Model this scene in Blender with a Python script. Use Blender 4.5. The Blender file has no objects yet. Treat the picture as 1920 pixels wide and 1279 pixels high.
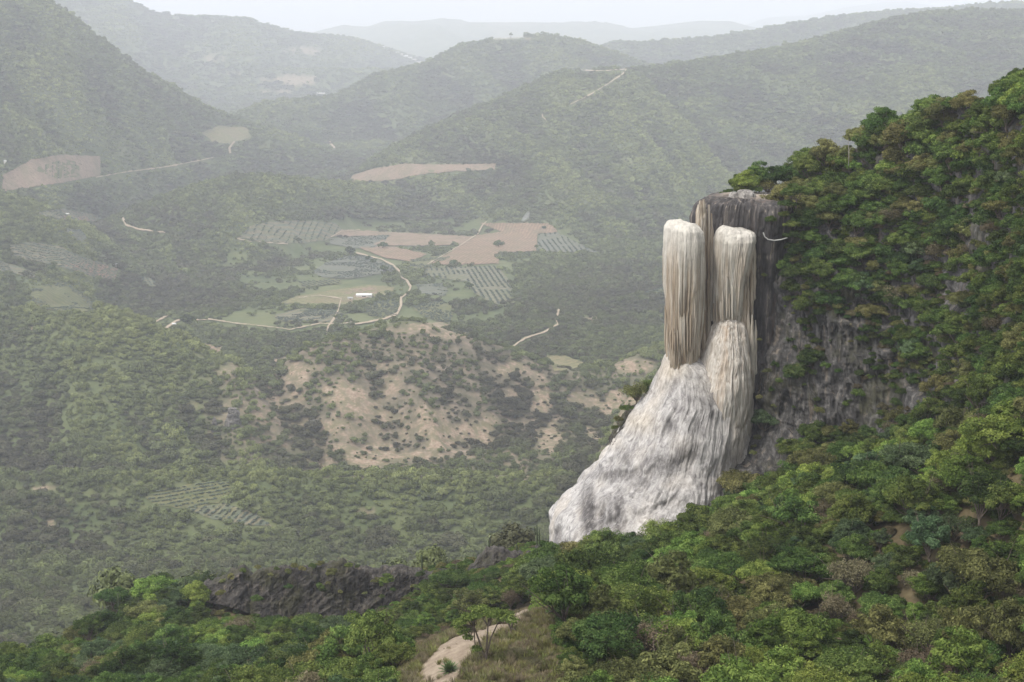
import bpy, math, random
import numpy as np
from mathutils import Vector
from mathutils.geometry import delaunay_2d_cdt
R = math.radians
sc = bpy.context.scene
C = sc.collection
# ------------------------------------------------------------------ camera
F = 2638.0                      # focal length in photo pixels (1920 wide)
PITCH = math.atan(539.5 / F)
CP, SP = math.cos(PITCH), math.sin(PITCH)
cam = bpy.data.cameras.new('camera'); co = bpy.data.objects.new('camera', cam); C.objects.link(co)
cam.sensor_width = 36; cam.lens = 36 * F / 1920
cam.clip_start = 1; cam.clip_end = 60000
co.rotation_euler = (math.pi / 2 - PITCH, 0, 0)
sc.camera = co
# ------------------------------------------------------------------ sky, sun, exposure
SUN_EL, SUN_AZ = R(58), R(-62)          # high, from the left and a little ahead of the viewer's shoulder
SUN_DIR = Vector((math.sin(SUN_AZ) * math.cos(SUN_EL), -math.cos(SUN_AZ) * math.cos(SUN_EL), math.sin(SUN_EL)))
w = bpy.data.worlds.new('World'); sc.world = w; w.use_nodes = True
nt = w.node_tree; nt.nodes.clear()
sky = nt.nodes.new('ShaderNodeTexSky'); sky.sky_type = 'NISHITA'; sky.sun_disc = False
sky.sun_elevation = SUN_EL; sky.sun_rotation = math.atan2(SUN_DIR.x, SUN_DIR.y)
sky.air_density = 1.2; sky.dust_density = 3
bg1 = nt.nodes.new('ShaderNodeBackground'); bg1.inputs[1].default_value = 0.05
nt.links.new(sky.outputs[0], bg1.inputs[0])
tc = nt.nodes.new('ShaderNodeTexCoord')
mp = nt.nodes.new('ShaderNodeMapping'); mp.inputs['Scale'].default_value = (1, 1, 5)
nz = nt.nodes.new('ShaderNodeTexNoise'); nz.inputs['Scale'].default_value = 2.2; nz.inputs['Detail'].default_value = 5
cr = nt.nodes.new('ShaderNodeValToRGB')
cr.color_ramp.elements[0].position = .3; cr.color_ramp.elements[0].color = (.88, .885, .91, 1)
cr.color_ramp.elements[1].position = .7; cr.color_ramp.elements[1].color = (1.0, .995, .985, 1)
bg2 = nt.nodes.new('ShaderNodeBackground'); bg2.inputs[1].default_value = 0.86
nt.links.new(tc.outputs['Generated'], mp.inputs[0]); nt.links.new(mp.outputs[0], nz.inputs['Vector'])
nt.links.new(nz.outputs[0], cr.inputs[0]); nt.links.new(cr.outputs[0], bg2.inputs[0])
mx = nt.nodes.new('ShaderNodeMixShader'); mx.inputs[0].default_value = .88
wo = nt.nodes.new('ShaderNodeOutputWorld')
nt.links.new(bg1.outputs[0], mx.inputs[1]); nt.links.new(bg2.outputs[0], mx.inputs[2]); nt.links.new(mx.outputs[0], wo.inputs[0])
sl = bpy.data.lights.new('sun', 'SUN'); sl.energy = 1.5; sl.angle = R(12); sl.color = (1, .94, .84)
so = bpy.data.objects.new('sun', sl); C.objects.link(so)
so.rotation_euler = (-SUN_DIR).to_track_quat('-Z', 'Y').to_euler()
sc.view_settings.view_transform = 'Standard'; sc.view_settings.look = 'None'
sc.view_settings.exposure = 1.0; sc.view_settings.gamma = 1; sc.view_settings.use_curve_mapping = False
HAZE_DENSITY = 0.00015
sc.cycles.volume_bounces = 2
sc.cycles.max_bounces = 6; sc.cycles.diffuse_bounces = 3; sc.cycles.transparent_max_bounces = 8

# ------------------------------------------------------------------ maths helpers
rng = np.random.default_rng(7); random.seed(7)
def W(px, py, D):
    """world point seen in the photo at (px, py) whose depth (Y) is D"""
    x = (np.asarray(px, float) - 960) / F; y = (639.5 - np.asarray(py, float)) / F
    dy = CP + y * SP; k = np.asarray(D, float) / dy
    return np.stack([x * k, np.asarray(D, float) + 0 * x, (-SP + y * CP) * k], -1)
def P(X, Y, Z):
    zc = Y * CP - Z * SP; up = Y * SP + Z * CP
    return 960 + F * X / zc, 639.5 - F * up / zc
def _h(ix, iy, iz):
    n = (ix.astype(np.int64) * 374761393 + iy.astype(np.int64) * 668265263 + iz.astype(np.int64) * 2147483647) & 0xffffffff
    n = ((n ^ (n >> 13)) * 1274126177) & 0xffffffff
    n = ((n ^ (n >> 15)) * 2246822519) & 0xffffffff
    return ((n ^ (n >> 16)) & 0xffff) / 32767.5 - 1.0
def vnoise(x, y, z=0.0):
    x, y, z = np.broadcast_arrays(np.asarray(x, float), np.asarray(y, float), np.asarray(z, float))
    ix, iy, iz = np.floor(x).astype(np.int64), np.floor(y).astype(np.int64), np.floor(z).astype(np.int64)
    fx, fy, fz = x - ix, y - iy, z - iz
    fx = fx * fx * (3 - 2 * fx); fy = fy * fy * (3 - 2 * fy); fz = fz * fz * (3 - 2 * fz)
    def L(a, b, t): return a + (b - a) * t
    a = L(L(_h(ix, iy, iz), _h(ix + 1, iy, iz), fx), L(_h(ix, iy + 1, iz), _h(ix + 1, iy + 1, iz), fx), fy)
    b = L(L(_h(ix, iy, iz + 1), _h(ix + 1, iy, iz + 1), fx), L(_h(ix, iy + 1, iz + 1), _h(ix + 1, iy + 1, iz + 1), fx), fy)
    return L(a, b, fz)
def fbm(x, y, z=0.0, o=4, g=.5, ridged=False):
    s = 0; a = 1; t = 0
    for k in range(o):
        n = vnoise(x + 17.3 * k, y - 9.1 * k, z + 5.7 * k)
        if ridged: n = 1 - 2 * np.abs(n)
        s = s + a * n; t += a; a *= g; x = x * 2.03; y = y * 2.03; z = z * 2.03
    return s / t
def sstep(a, b, x):
    t = np.clip((x - a) / (b - a), 0, 1); return t * t * (3 - 2 * t)
class TPS:
    def __init__(s, pts, vals, reg=1e-4):
        s.p = np.asarray(pts, float); s.m = s.p.mean(0); s.s = s.p.std(0).max(); q = (s.p - s.m) / s.s; s.q = q
        n = len(q); K = s.k(q, q) + reg * np.eye(n); Pm = np.c_[np.ones(n), q]
        A = np.zeros((n + 3, n + 3)); A[:n, :n] = K; A[:n, n:] = Pm; A[n:, :n] = Pm.T
        s.w = np.linalg.solve(A, np.r_[np.asarray(vals, float), 0, 0, 0])
    def k(s, a, b):
        r2 = ((a[:, None] - b[None]) ** 2).sum(-1) + 1e-12; return .5 * r2 * np.log(r2)
    def __call__(s, x, y):
        sh = np.shape(x); q = (np.c_[np.ravel(x), np.ravel(y)] - s.m) / s.s; out = np.empty(len(q))
        for i in range(0, len(q), 100000):
            c = q[i:i + 100000]; out[i:i + 100000] = s.k(c, s.q) @ s.w[:-3] + np.c_[np.ones(len(c)), c] @ s.w[-3:]
        return out.reshape(sh)
def inpoly(px, py, poly):
    px = np.asarray(px, float); py = np.asarray(py, float); r = np.zeros(px.shape, bool)
    n = len(poly)
    for i in range(n):
        x1, y1 = poly[i]; x2, y2 = poly[(i + 1) % n]
        if y1 == y2: continue
        c = ((y1 > py) != (y2 > py)) & (px < (x2 - x1) * (py - y1) / (y2 - y1) + x1); r ^= c
    return r

# ------------------------------------------------------------------ mesh and object helpers
def mesh_np(name, V, Fq, mat=None, smooth=True, attrs=None):
    V = np.asarray(V, np.float32).reshape(-1, 3); Fq = np.asarray(Fq, np.int32); k = Fq.shape[1]
    me = bpy.data.meshes.new(name)
    me.vertices.add(len(V)); me.vertices.foreach_set('co', V.ravel())
    me.loops.add(Fq.size); me.loops.foreach_set('vertex_index', Fq.ravel())
    me.polygons.add(len(Fq)); me.polygons.foreach_set('loop_start', np.arange(0, Fq.size, k, dtype=np.int32))
    me.polygons.foreach_set('loop_total', np.full(len(Fq), k, np.int32))
    if smooth: me.polygons.foreach_set('use_smooth', np.ones(len(Fq), bool))
    me.update(calc_edges=True)
    if attrs:
        for n, a in attrs.items():
            at = me.attributes.new(n, 'FLOAT', 'POINT'); at.data.foreach_set('value', np.asarray(a, np.float32).ravel())
    if mat: me.materials.append(mat)
    return me
def grid_faces(nr, nc, wrap=False):
    i = np.arange(nr - 1)[:, None]; j = np.arange(nc if wrap else nc - 1)[None]
    a = i * nc + j; b = i * nc + (j + 1) % nc
    return np.stack([a, b, b + nc, a + nc], -1).reshape(-1, 4)
def tag(o, label=None, cat=None, group=None, kind=None):
    if label: o['label'] = label
    if cat: o['category'] = cat
    if group: o['group'] = group
    if kind: o['kind'] = kind
    return o
def link(name, me, parent=None, loc=None):
    o = bpy.data.objects.new(name, me); C.objects.link(o)
    if parent: o.parent = parent
    if loc is not None: o.location = loc
    return o
def empty(name, loc, rz=0):
    o = bpy.data.objects.new(name, None); C.objects.link(o); o.location = loc; o.rotation_euler = (0, 0, rz)
    o.empty_display_size = .5; return o
class MB:
    """collects tubes, boxes and blobs into one mesh"""
    def __init__(s): s.V = []; s.F = []; s.n = 0
    def add(s, V, Fq):
        s.V.append(np.asarray(V, float).reshape(-1, 3)); s.F.append(np.asarray(Fq) + s.n); s.n += len(s.V[-1]); return s
    def tube(s, pts, rad, k=6):
        pts = np.asarray(pts, float); rad = np.broadcast_to(rad, len(pts)); n = len(pts)
        T = np.gradient(pts, axis=0); T /= np.linalg.norm(T, axis=1)[:, None] + 1e-9
        up = np.array([0, 0, 1.]) if abs(T[:, 2].mean()) < .8 else np.array([1., 0, 0])
        A = np.cross(T, up); A /= np.linalg.norm(A, axis=1)[:, None] + 1e-9; B = np.cross(T, A)
        th = np.linspace(0, 2 * math.pi, k, endpoint=False)
        V = pts[:, None] + rad[:, None, None] * (A[:, None] * np.cos(th)[None, :, None] + B[:, None] * np.sin(th)[None, :, None])
        V = np.concatenate([V.reshape(-1, 3), [pts[-1] + T[-1] * rad[-1]]])
        Fq = grid_faces(n, k, True); j = np.arange(k); e = (n - 1) * k
        cap = np.stack([e + j, e + (j + 1) % k, np.full(k, n * k), np.full(k, n * k)], -1)
        s.add(V, np.concatenate([Fq])); s.F.append(cap + s.n - len(V)); return s
    def box(s, x0, x1, y0, y1, z0, z1):
        V = [(x, y, z) for z in (z0, z1) for x, y in ((x0, y0), (x1, y0), (x1, y1), (x0, y1))]
        return s.add(V, [(0, 3, 2, 1), (4, 5, 6, 7), (0, 1, 5, 4), (1, 2, 6, 5), (2, 3, 7, 6), (3, 0, 4, 7)])
    def mesh(s, name, mat, smooth=True):
        return mesh_np(name, np.concatenate(s.V), np.concatenate(s.F), mat, smooth)

# ------------------------------------------------------------------ materials
def newmat(name):
    m = bpy.data.materials.new(name); m.use_nodes = True; t = m.node_tree; t.nodes.clear()
    o = t.nodes.new('ShaderNodeOutputMaterial'); return m, t, o
class NG:
    def __init__(s, t): s.t = t
    def n(s, ty, **k):
        nd = s.t.nodes.new(ty)
        for a, b in k.items(): setattr(nd, a, b)
        return nd
    def l(s, a, b): s.t.links.new(a, b)
    def pos(s): return s.n('ShaderNodeNewGeometry').outputs['Position']
    def map(s, src, scale, loc=(0, 0, 0), rot=(0, 0, 0)):
        m = s.n('ShaderNodeMapping'); m.inputs['Scale'].default_value = scale; m.inputs['Location'].default_value = loc
        m.inputs['Rotation'].default_value = rot; s.l(src, m.inputs[0]); return m.outputs[0]
    def noise(s, vec, scale, detail=5, rough=.55, dist=0):
        m = s.n('ShaderNodeTexNoise'); m.inputs['Scale'].default_value = scale; m.inputs['Detail'].default_value = detail
        m.inputs['Roughness'].default_value = rough; m.inputs['Distortion'].default_value = dist; s.l(vec, m.inputs['Vector']); return m.outputs[0]
    def ramp(s, fac, stops):
        m = s.n('ShaderNodeValToRGB'); e = m.color_ramp.elements
        while len(e) < len(stops): e.new(.5)
        for q, (p, c) in zip(e, stops): q.position = p; q.color = (*(c if hasattr(c, '__len__') else (c, c, c)), 1)
        s.l(fac, m.inputs[0]); return m.outputs[0]
    def mix(s, fac, a, b, mode='MIX'):
        m = s.n('ShaderNodeMix', data_type='RGBA', blend_type=mode)
        for q, i in ((fac, 0), (a, 6), (b, 7)):
            if hasattr(q, 'is_output') or isinstance(q, bpy.types.NodeSocket): s.l(q, m.inputs[i])
            else: m.inputs[i].default_value = q if i == 0 else (*q, 1)
        return m.outputs[2]
    def math(s, op, a, b=0.0, c=None):
        m = s.n('ShaderNodeMath', operation=op)
        for i, q in enumerate((a, b) if c is None else (a, b, c)):
            if isinstance(q, bpy.types.NodeSocket): s.l(q, m.inputs[i])
            else: m.inputs[i].default_value = q
        return m.outputs[0]
    def attr(s, name): a = s.n('ShaderNodeAttribute', attribute_name=name); return a.outputs['Fac']
    def bump(s, h, strength, dist):
        b = s.n('ShaderNodeBump'); b.inputs['Strength'].default_value = strength; b.inputs['Distance'].default_value = dist; s.l(h, b.inputs['Height']); return b.outputs[0]
    def bsdf(s, out, col, rough=.9, normal=None, spec=.2):
        p = s.n('ShaderNodeBsdfPrincipled'); p.inputs['Roughness'].default_value = rough; p.inputs['Specular IOR Level'].default_value = spec
        if isinstance(col, bpy.types.NodeSocket): s.l(col, p.inputs['Base Color'])
        else: p.inputs['Base Color'].default_value = (*col, 1)
        if normal: s.l(normal, p.inputs['Normal'])
        s.l(p.outputs[0], out.inputs[0]); return p

def leaf_mat(name, c0, c1, c2):
    m, t, o = newmat(name); g = NG(t)
    a = g.attr('tint'); oi = g.n('ShaderNodeObjectInfo').outputs['Random']
    lo = g.ramp(a, [(0, c0), (.55, c1), (1, c2)])
    big = g.noise(g.pos(), .035, 3)
    hs = g.n('ShaderNodeHueSaturation')
    g.l(g.math('MULTIPLY_ADD', oi, .05, .490), hs.inputs['Hue']); g.l(g.math('MULTIPLY_ADD', big, .8, .62), hs.inputs['Value'])
    hs.inputs['Saturation'].default_value = .84; g.l(lo, hs.inputs['Color'])
    hv = g.n('ShaderNodeHueSaturation'); hv.inputs['Hue'].default_value = .5
    g.l(g.math('MULTIPLY_ADD', g.math('FRACT', g.math('MULTIPLY', oi, 37.7)), .6, .68), hv.inputs['Value']); g.l(hs.outputs[0], hv.inputs['Color'])
    d = g.n('ShaderNodeBsdfDiffuse'); tr = g.n('ShaderNodeBsdfTranslucent'); mxs = g.n('ShaderNodeMixShader'); mxs.inputs[0].default_value = .28
    g.l(hv.outputs[0], d.inputs[0]); g.l(hv.outputs[0], tr.inputs[0]); g.l(d.outputs[0], mxs.inputs[1]); g.l(tr.outputs[0], mxs.inputs[2]); g.l(mxs.outputs[0], o.inputs[0])
    return m
LEAF = {
 'mid':    leaf_mat('leaf_mid_green', (0.043, 0.071, 0.012), (0.104, 0.151, 0.021), (0.199, 0.246, 0.037)),
 'bright': leaf_mat('leaf_bright_green', (0.066, 0.106, 0.012), (0.166, 0.230, 0.021), (0.289, 0.348, 0.037)),
 'dark':   leaf_mat('leaf_dark_green', (0.030, 0.051, 0.012), (0.066, 0.103, 0.020), (0.123, 0.160, 0.029)),
 'blue':   leaf_mat('leaf_blue_green', (0.041, 0.067, 0.026), (0.090, 0.138, 0.051), (0.160, 0.215, 0.087)),
 'olive':  leaf_mat('leaf_olive', (0.070, 0.073, 0.021), (0.156, 0.151, 0.040), (0.252, 0.239, 0.068)),
 'brown':  leaf_mat('leaf_dry_brown', (0.093, 0.073, 0.042), (0.166, 0.129, 0.072), (0.241, 0.191, 0.117)),
}
def valley_leaf():
    m, t, o = newmat('leaf_valley'); g = NG(t)
    a = g.attr('tint'); oi = g.n('ShaderNodeObjectInfo').outputs['Random']; p = g.pos()
    iv = g.n('ShaderNodeAttribute', attribute_name='lush', attribute_type='INSTANCER').outputs['Fac']
    k = g.math('ADD', iv, g.math('MULTIPLY_ADD', oi, .36, -.18))
    c = g.ramp(k, [(.05, (.066, .064, .040)), (.28, (.090, .092, .048)), (.5, (.100, .122, .044)), (.72, (.132, .160, .048)), (.95, (.185, .212, .060))])
    hv = g.n('ShaderNodeHueSaturation'); g.l(c, hv.inputs['Color'])
    v = g.math('MULTIPLY', g.math('MULTIPLY_ADD', a, .5, .80), g.math('MULTIPLY_ADD', g.math('FRACT', g.math('MULTIPLY', oi, 91.3)), .45, .78))
    g.l(v, hv.inputs['Value']); hv.inputs['Saturation'].default_value = .84
    d = g.n('ShaderNodeBsdfDiffuse'); g.l(hv.outputs[0], d.inputs[0]); g.l(d.outputs[0], o.inputs[0]); return m
M_VAL = valley_leaf()
def bark(name, c0, c1):
    m, t, o = newmat(name); g = NG(t); p = g.pos()
    n = g.noise(g.map(p, (1, 1, .25)), 9, 4); g.bsdf(o, g.ramp(n, [(.3, c0), (.7, c1)]), .95, g.bump(n, .5, .03)); return m
M_BARK = bark('bark_grey_brown', (.07, .055, .042), (.17, .14, .115))
M_BARKW = bark('bark_pale', (.22, .20, .17), (.42, .39, .34))
M_CACT = bark('cactus_skin', (.035, .05, .025), (.08, .10, .05))

def ground_mat():
    m, t, o = newmat('ground'); g = NG(t); p = g.pos()
    bare = g.attr('bare'); near = g.attr('near')
    n1 = g.noise(p, .05, 6, .6); n2 = g.noise(p, .5, 5, .6); n3 = g.noise(p, .008, 5, .6)
    scrub = g.ramp(n1, [(.3, (.05, .065, .030)), (.5, (.08, .095, .04)), (.7, (.13, .13, .06))])
    far = g.ramp(n3, [(.38, (.055, .078, .034)), (.5, (.095, .12, .048)), (.62, (.15, .165, .078))])
    scrub = g.mix(.5, scrub, far); dry = g.attr('dry')
    scrub = g.mix(dry, scrub, g.ramp(g.noise(p, .11, 7, .68), [(.32, (.070, .068, .042)), (.48, (.120, .106, .072)), (.62, (.185, .150, .112)), (.75, (.29, .245, .20))]))
    soil = g.ramp(n2, [(.3, (.18, .128, .092)), (.5, (.275, .205, .150)), (.72, (.38, .305, .235))])
    soil = g.mix(g.ramp(g.noise(p, .16, 6, .65), [(.42, 0.0), (.56, .8)]), soil, (.13, .125, .07))
    litter = g.ramp(n2, [(.3, (.075, .058, .032)), (.6, (.125, .10, .055)), (.8, (.20, .17, .10))])
    c = g.mix(bare, scrub, soil); c = g.mix(near, c, litter)
    g.bsdf(o, c, .95, g.bump(n1, .6, 2.0)); return m
def field_mat(name, c0, c1, row, ang, rowscale, mottled=(.10, .12, .06), mm=.5):
    """planted rows on soil"""
    m, t, o = newmat(name); g = NG(t); p = g.pos()
    wv = g.n('ShaderNodeTexWave'); wv.inputs['Scale'].default_value = rowscale; wv.inputs['Distortion'].default_value = 2.5; wv.inputs['Detail'].default_value = 2; wv.inputs['Detail Scale'].default_value = .8
    g.l(g.map(p, (1, 1, 0), rot=(0, 0, ang)), wv.inputs['Vector'])
    n = g.noise(p, .12, 5, .6); n2 = g.noise(p, .02, 4)
    c = g.ramp(n, [(.35, c0), (.65, c1)])
    c = g.mix(g.math('MULTIPLY', g.ramp(wv.outputs[1], [(.45, 0.0), (.6, 1.0)]), g.ramp(n2, [(.35, .45), (.6, .95)])), c, row)
    c = g.mix(g.ramp(g.noise(p, .035, 4, .65), [(.47, 0.0), (.60, mm)]), c, mottled)
    c = g.mix(g.ramp(g.noise(p, .30, 4, .7), [(.50, 0.0), (.64, .65)]), c, (.060, .072, .032))
    g.bsdf(o, c, .95, g.bump(n, .4, .5)); return m
M_GROUND = ground_mat()
FM = {
 'agave': field_mat('field_agave', (0.135, 0.124, 0.080), (0.194, 0.170, 0.109), (0.104, 0.124, 0.092), .5, .035, (0.117, 0.129, 0.059), .5),
 'agave2': field_mat('field_agave_blue', (0.117, 0.118, 0.092), (0.162, 0.154, 0.118), (0.090, 0.112, 0.097), 1.9, .035, (0.113, 0.120, 0.063), .4),
 'soil': field_mat('field_ploughed', (0.216, 0.145, 0.101), (0.288, 0.195, 0.134), (0.171, 0.120, 0.084), .2, .06, (0.144, 0.129, 0.076), .5),
 'green': field_mat('field_green', (0.104, 0.112, 0.046), (0.149, 0.145, 0.067), (0.077, 0.095, 0.042), 1.1, .045, (0.135, 0.129, 0.063), .5),
 'pasture': field_mat('field_pasture', (0.153, 0.149, 0.071), (0.216, 0.195, 0.105), (0.126, 0.129, 0.059), .7, .05, (0.189, 0.149, 0.092), .6),
 'pink': field_mat('field_pinkish_soil', (0.225, 0.158, 0.118), (0.297, 0.216, 0.160), (0.189, 0.137, 0.097), 1.4, .06, (0.140, 0.129, 0.076), .6),
}
def road_mat():
    m, t, o = newmat('road_dirt'); g = NG(t); n = g.noise(g.pos(), .6, 6, .6)
    g.bsdf(o, g.ramp(n, [(.3, (.28, .22, .155)), (.7, (.40, .33, .25))]), .95, g.bump(n, .3, .3)); return m
M_ROAD = road_mat()
def path_mat():
    m, t, o = newmat('path_sand'); g = NG(t); p = g.pos(); n = g.noise(p, 1.2, 7, .65); n2 = g.noise(p, 9, 4)
    c = g.ramp(n, [(.3, (.17, .13, .095)), (.5, (.25, .20, .15)), (.7, (.33, .275, .21))])
    c = g.mix(g.ramp(n2, [(.55, 0.0), (.75, .5)]), c, (.16, .125, .09))
    g.bsdf(o, c, .95, g.bump(n2, .5, .05)); return m
M_PATH = path_mat()
def travertine(name, kind):
    m, t, o = newmat(name); g = NG(t); p = g.pos()
    st = g.map(p, (1, 1, .028 if kind == 'column' else .055)); st2 = g.map(p, (1, 1, .07))
    s1 = g.noise(st, 1.5, 6, .62, .25); s2 = g.noise(st, 3.6, 5, .6, .15); s3 = g.noise(st2, .45, 4, .6, .5); n = g.noise(p, .9, 7, .66); nf = g.noise(p, 5, 6, .7)
    curv = g.attr('cav')
    if kind == 'column':
        h = g.attr('h')      # 0 at the foot, 1 at the crown of the column
        base = g.ramp(s1, [(.32, (.12, .10, .08)), (.43, (.31, .265, .205)), (.53, (.47, .43, .365)), (.66, (.62, .59, .525))])
        ochre = g.mix(g.ramp(s3, [(.47, 0.0), (.62, .5)]), base, (.35, .245, .15))
        c = g.mix(g.ramp(h, [(.0, 0.0), (.62, .10), (.9, 1.0)]), ochre, g.ramp(n, [(.3, (.40, .375, .34)), (.6, (.62, .59, .53))]))
        c = g.mix(g.math('MULTIPLY', g.ramp(s2, [(.56, 0.0), (.68, .75)]), g.ramp(h, [(.70, 1.0), (.98, .15)])), c, (.105, .095, .09))
        b = g.math('ADD', s2, g.math('MULTIPLY', nf, .25)); bs, bd = .8, .35
    elif kind == 'cap':
        c = g.ramp(s1, [(.34, (.030, .028, .029)), (.50, (.062, .057, .056)), (.60, (.115, .102, .095)), (.69, (.36, .31, .25))])
        c = g.mix(g.ramp(s3, [(.54, 0.0), (.70, .5)]), c, (.17, .11, .08))
        c = g.mix(g.math('MULTIPLY', g.attr('top'), g.ramp(n, [(.3, .35), (.55, .9)])), c, (.40, .34, .28))
        b = g.math('ADD', s2, g.math('MULTIPLY', nf, .3)); bs, bd = .8, .3
    elif kind == 'flow':
        c = g.ramp(s2, [(.3, (.28, .235, .19)), (.45, (.47, .425, .37)), (.65, (.66, .62, .565))])
        c = g.mix(g.ramp(s3, [(.52, 0.0), (.68, .6)]), c, (.48, .34, .22))
        b = g.math('ADD', s2, g.math('MULTIPLY', nf, .4)); bs, bd = .9, .35
    else:
        dg = g.map(p, (1, 1, .48)); s4 = g.noise(dg, 1.15, 9, .76, .7)
        c = g.ramp(s4, [(.30, (.13, .123, .122)), (.42, (.29, .277, .272)), (.53, (.47, .45, .437)), (.68, (.66, .64, .62))])
        c = g.mix(g.ramp(g.noise(p, .11, 4), [(.50, 0.0), (.66, .35)]), c, (.60, .52, .42))
        c = g.mix(g.ramp(g.noise(g.map(p, (1, 1, .5)), .35, 6, .7), [(.56, 0.0), (.66, .65)]), c, (.21, .195, .195))
        c = g.mix(g.math('MULTIPLY', g.attr('warm'), .5), c, g.ramp(s4, [(.35, (.42, .35, .26)), (.6, (.66, .58, .46))]))
        c = g.mix(g.math('MULTIPLY', g.attr('stain'), g.ramp(g.noise(g.map(p, (1, 1, .12)), 2.2, 5, .65, .3), [(.44, 1.0), (.66, .4)])), c, (.085, .078, .077))
        b = g.math('ADD', s4, g.math('MULTIPLY', nf, .5)); bs, bd = .7, .35
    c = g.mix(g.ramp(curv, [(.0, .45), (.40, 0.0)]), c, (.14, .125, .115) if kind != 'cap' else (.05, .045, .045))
    g.bsdf(o, c, .75, g.bump(b, bs, bd), .3); return m
def rock_mat(name, cs, dirv=(1, 1, .3), moss=.5, pale=.4):
    m, t, o = newmat(name); g = NG(t); p = g.pos()
    n = g.noise(g.map(p, dirv), .9, 8, .68, .4); n2 = g.noise(g.map(p, (1, 1, .12)), 1.1, 5, .6, .3); n3 = g.noise(p, .16, 5, .6)
    c = g.ramp(n, [(.3, cs[0]), (.5, cs[1]), (.68, cs[2])])
    c = g.mix(g.ramp(n2, [(.56, 0.0), (.70, pale)]), c, (.38, .31, .24))
    c = g.mix(g.ramp(n3, [(.50, 0.0), (.62, moss)]), c, (.062, .062, .030))
    c = g.mix(g.ramp(g.noise(g.map(p, (1, 1, .09), loc=(7, 3, 1)), 1.6, 5, .65, .2), [(.54, 0.0), (.64, .75)]), c, (.030, .029, .030))
    nf = g.noise(p, 4, 6, .7)
    g.bsdf(o, c, .9, g.bump(g.math('ADD', n, g.math('MULTIPLY', nf, .4)), 1.0, .6)); return m
M_CLIFF = rock_mat('cliff_rock', ((.028, .027, .028), (.085, .082, .080), (.215, .205, .195)), (1, 1, .3), .7, .55)
M_CRAG = rock_mat('crag_rock', ((.026, .024, .023), (.066, .060, .055), (.150, .135, .122)), (1, 1, .45), .7, .30)
M_SPIRE = rock_mat('spire_rock', ((.07, .065, .06), (.15, .14, .13), (.27, .25, .23)), (1, 1, .6), .4, .2)
M_BOUL = rock_mat('boulder_rock', ((.16, .15, .14), (.32, .30, .28), (.52, .49, .46)), (1, 1, 1), .2, .1)
def flat_mat(name, c, rough=.6, sc_=2.0, var=.15):
    m, t, o = newmat(name); g = NG(t); n = g.noise(g.pos(), sc_, 4)
    g.bsdf(o, g.ramp(n, [(.3, tuple(x * (1 - var) for x in c)), (.7, tuple(min(1, x * (1 + var)) for x in c))]), rough); return m
M_WHITE = flat_mat('white_sheet_metal', (.78, .78, .76)); M_PLAST = flat_mat('house_plaster', (.62, .58, .52)); M_DARK = flat_mat('dark_opening', (.03, .03, .03))
M_PIPE = flat_mat('pipe_plastic', (.45, .45, .43)); M_TIN = flat_mat('tin_roof', (.45, .45, .45))

# ------------------------------------------------------------------ terrain as ridges over a valley floor
def prof(pts):
    a = np.array(pts, float); w_ = W(a[:, 0], a[:, 1], a[:, 2]); t = w_[:, 0] / w_[:, 1]
    i = np.argsort(t); t = t[i]; ly = np.log(w_[i, 1]); z = w_[i, 2]
    ex = a.shape[1] > 3
    tt = np.linspace(-.75, .75, 1501)
    Ly = np.interp(tt, t, ly); Z = np.interp(tt, t, z)
    k = np.hanning(9); k /= k.sum()
    def sm(q): return np.convolve(np.pad(q, 4, mode='edge'), k, 'valid')
    return tt, sm(Ly), sm(Z)
LAYERS = []   # (profile, front slope, back slope, rounding, name)
def layer(pts, sf, sb, r, fade=None): LAYERS.append((prof(pts), sf, sb, r, fade))
layer([(1150, 75, 21000), (1300, 60, 21000), (1400, 46, 21000), (1440, 33, 21000), (1520, 28, 21000), (1570, 17, 21000), (1640, 6, 21000), (1700, 3, 21000), (1760, 13, 21000), (1830, 4, 21000), (1950, -8, 21000)], .25, .4, 300, (1100, 2200))
layer([(0, 90, 13000), (400, 85, 13000), (560, 70, 13000), (595, 60, 13000), (640, 48, 13000), (690, 50, 13000), (720, 40, 13000), (775, 41, 13000), (830, 36, 13000), (870, 42, 13000), (1000, 42, 13000), (1140, 44, 13000), (1185, 53, 13000), (1290, 42, 13000), (1320, 40, 13000), (1370, 41, 13000), (1410, 52, 13000), (1500, 70, 13000), (1920, 75, 13000)], .10, .3, 150)
layer([(-300, -120, 6300), (85, -40, 6300), (200, -25, 6300), (245, 2, 6300), (285, 25, 6400), (330, 30, 6500), (400, 31, 6600), (470, 36, 6600), (500, 48, 6700), (560, 63, 6800), (600, 66, 6900), (650, 72, 7000), (700, 84, 7200), (740, 98, 7400), (800, 112, 7600), (900, 122, 7800), (1000, 150, 7800)], .24, .3, 120)
layer([(1040, 130, 5600), (1100, 100, 5600), (1135, 85, 5600), (1160, 78, 5600), (1210, 80, 5600), (1290, 74, 5600), (1330, 72, 5500), (1400, 61, 5500), (1480, 46, 5500), (1560, 33, 5500), (1650, 24, 5500), (1920, 5, 5500)], .33, .3, 60)
layer([(380, 240, 3500), (460, 206, 3500), (500, 191, 3600), (560, 186, 3700), (610, 183, 3800), (640, 174, 3900), (700, 141, 4000), (760, 128, 4000), (800, 118, 4100), (850, 92, 4200), (880, 80, 4200), (930, 74, 4200), (984, 72, 4200), (988, 66, 4200), (1040, 69, 4200), (1080, 75, 4200), (1130, 90, 4200), (1220, 122, 4100), (1300, 150, 4000), (1500, 200, 4000)], .36, .4, 40)
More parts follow.
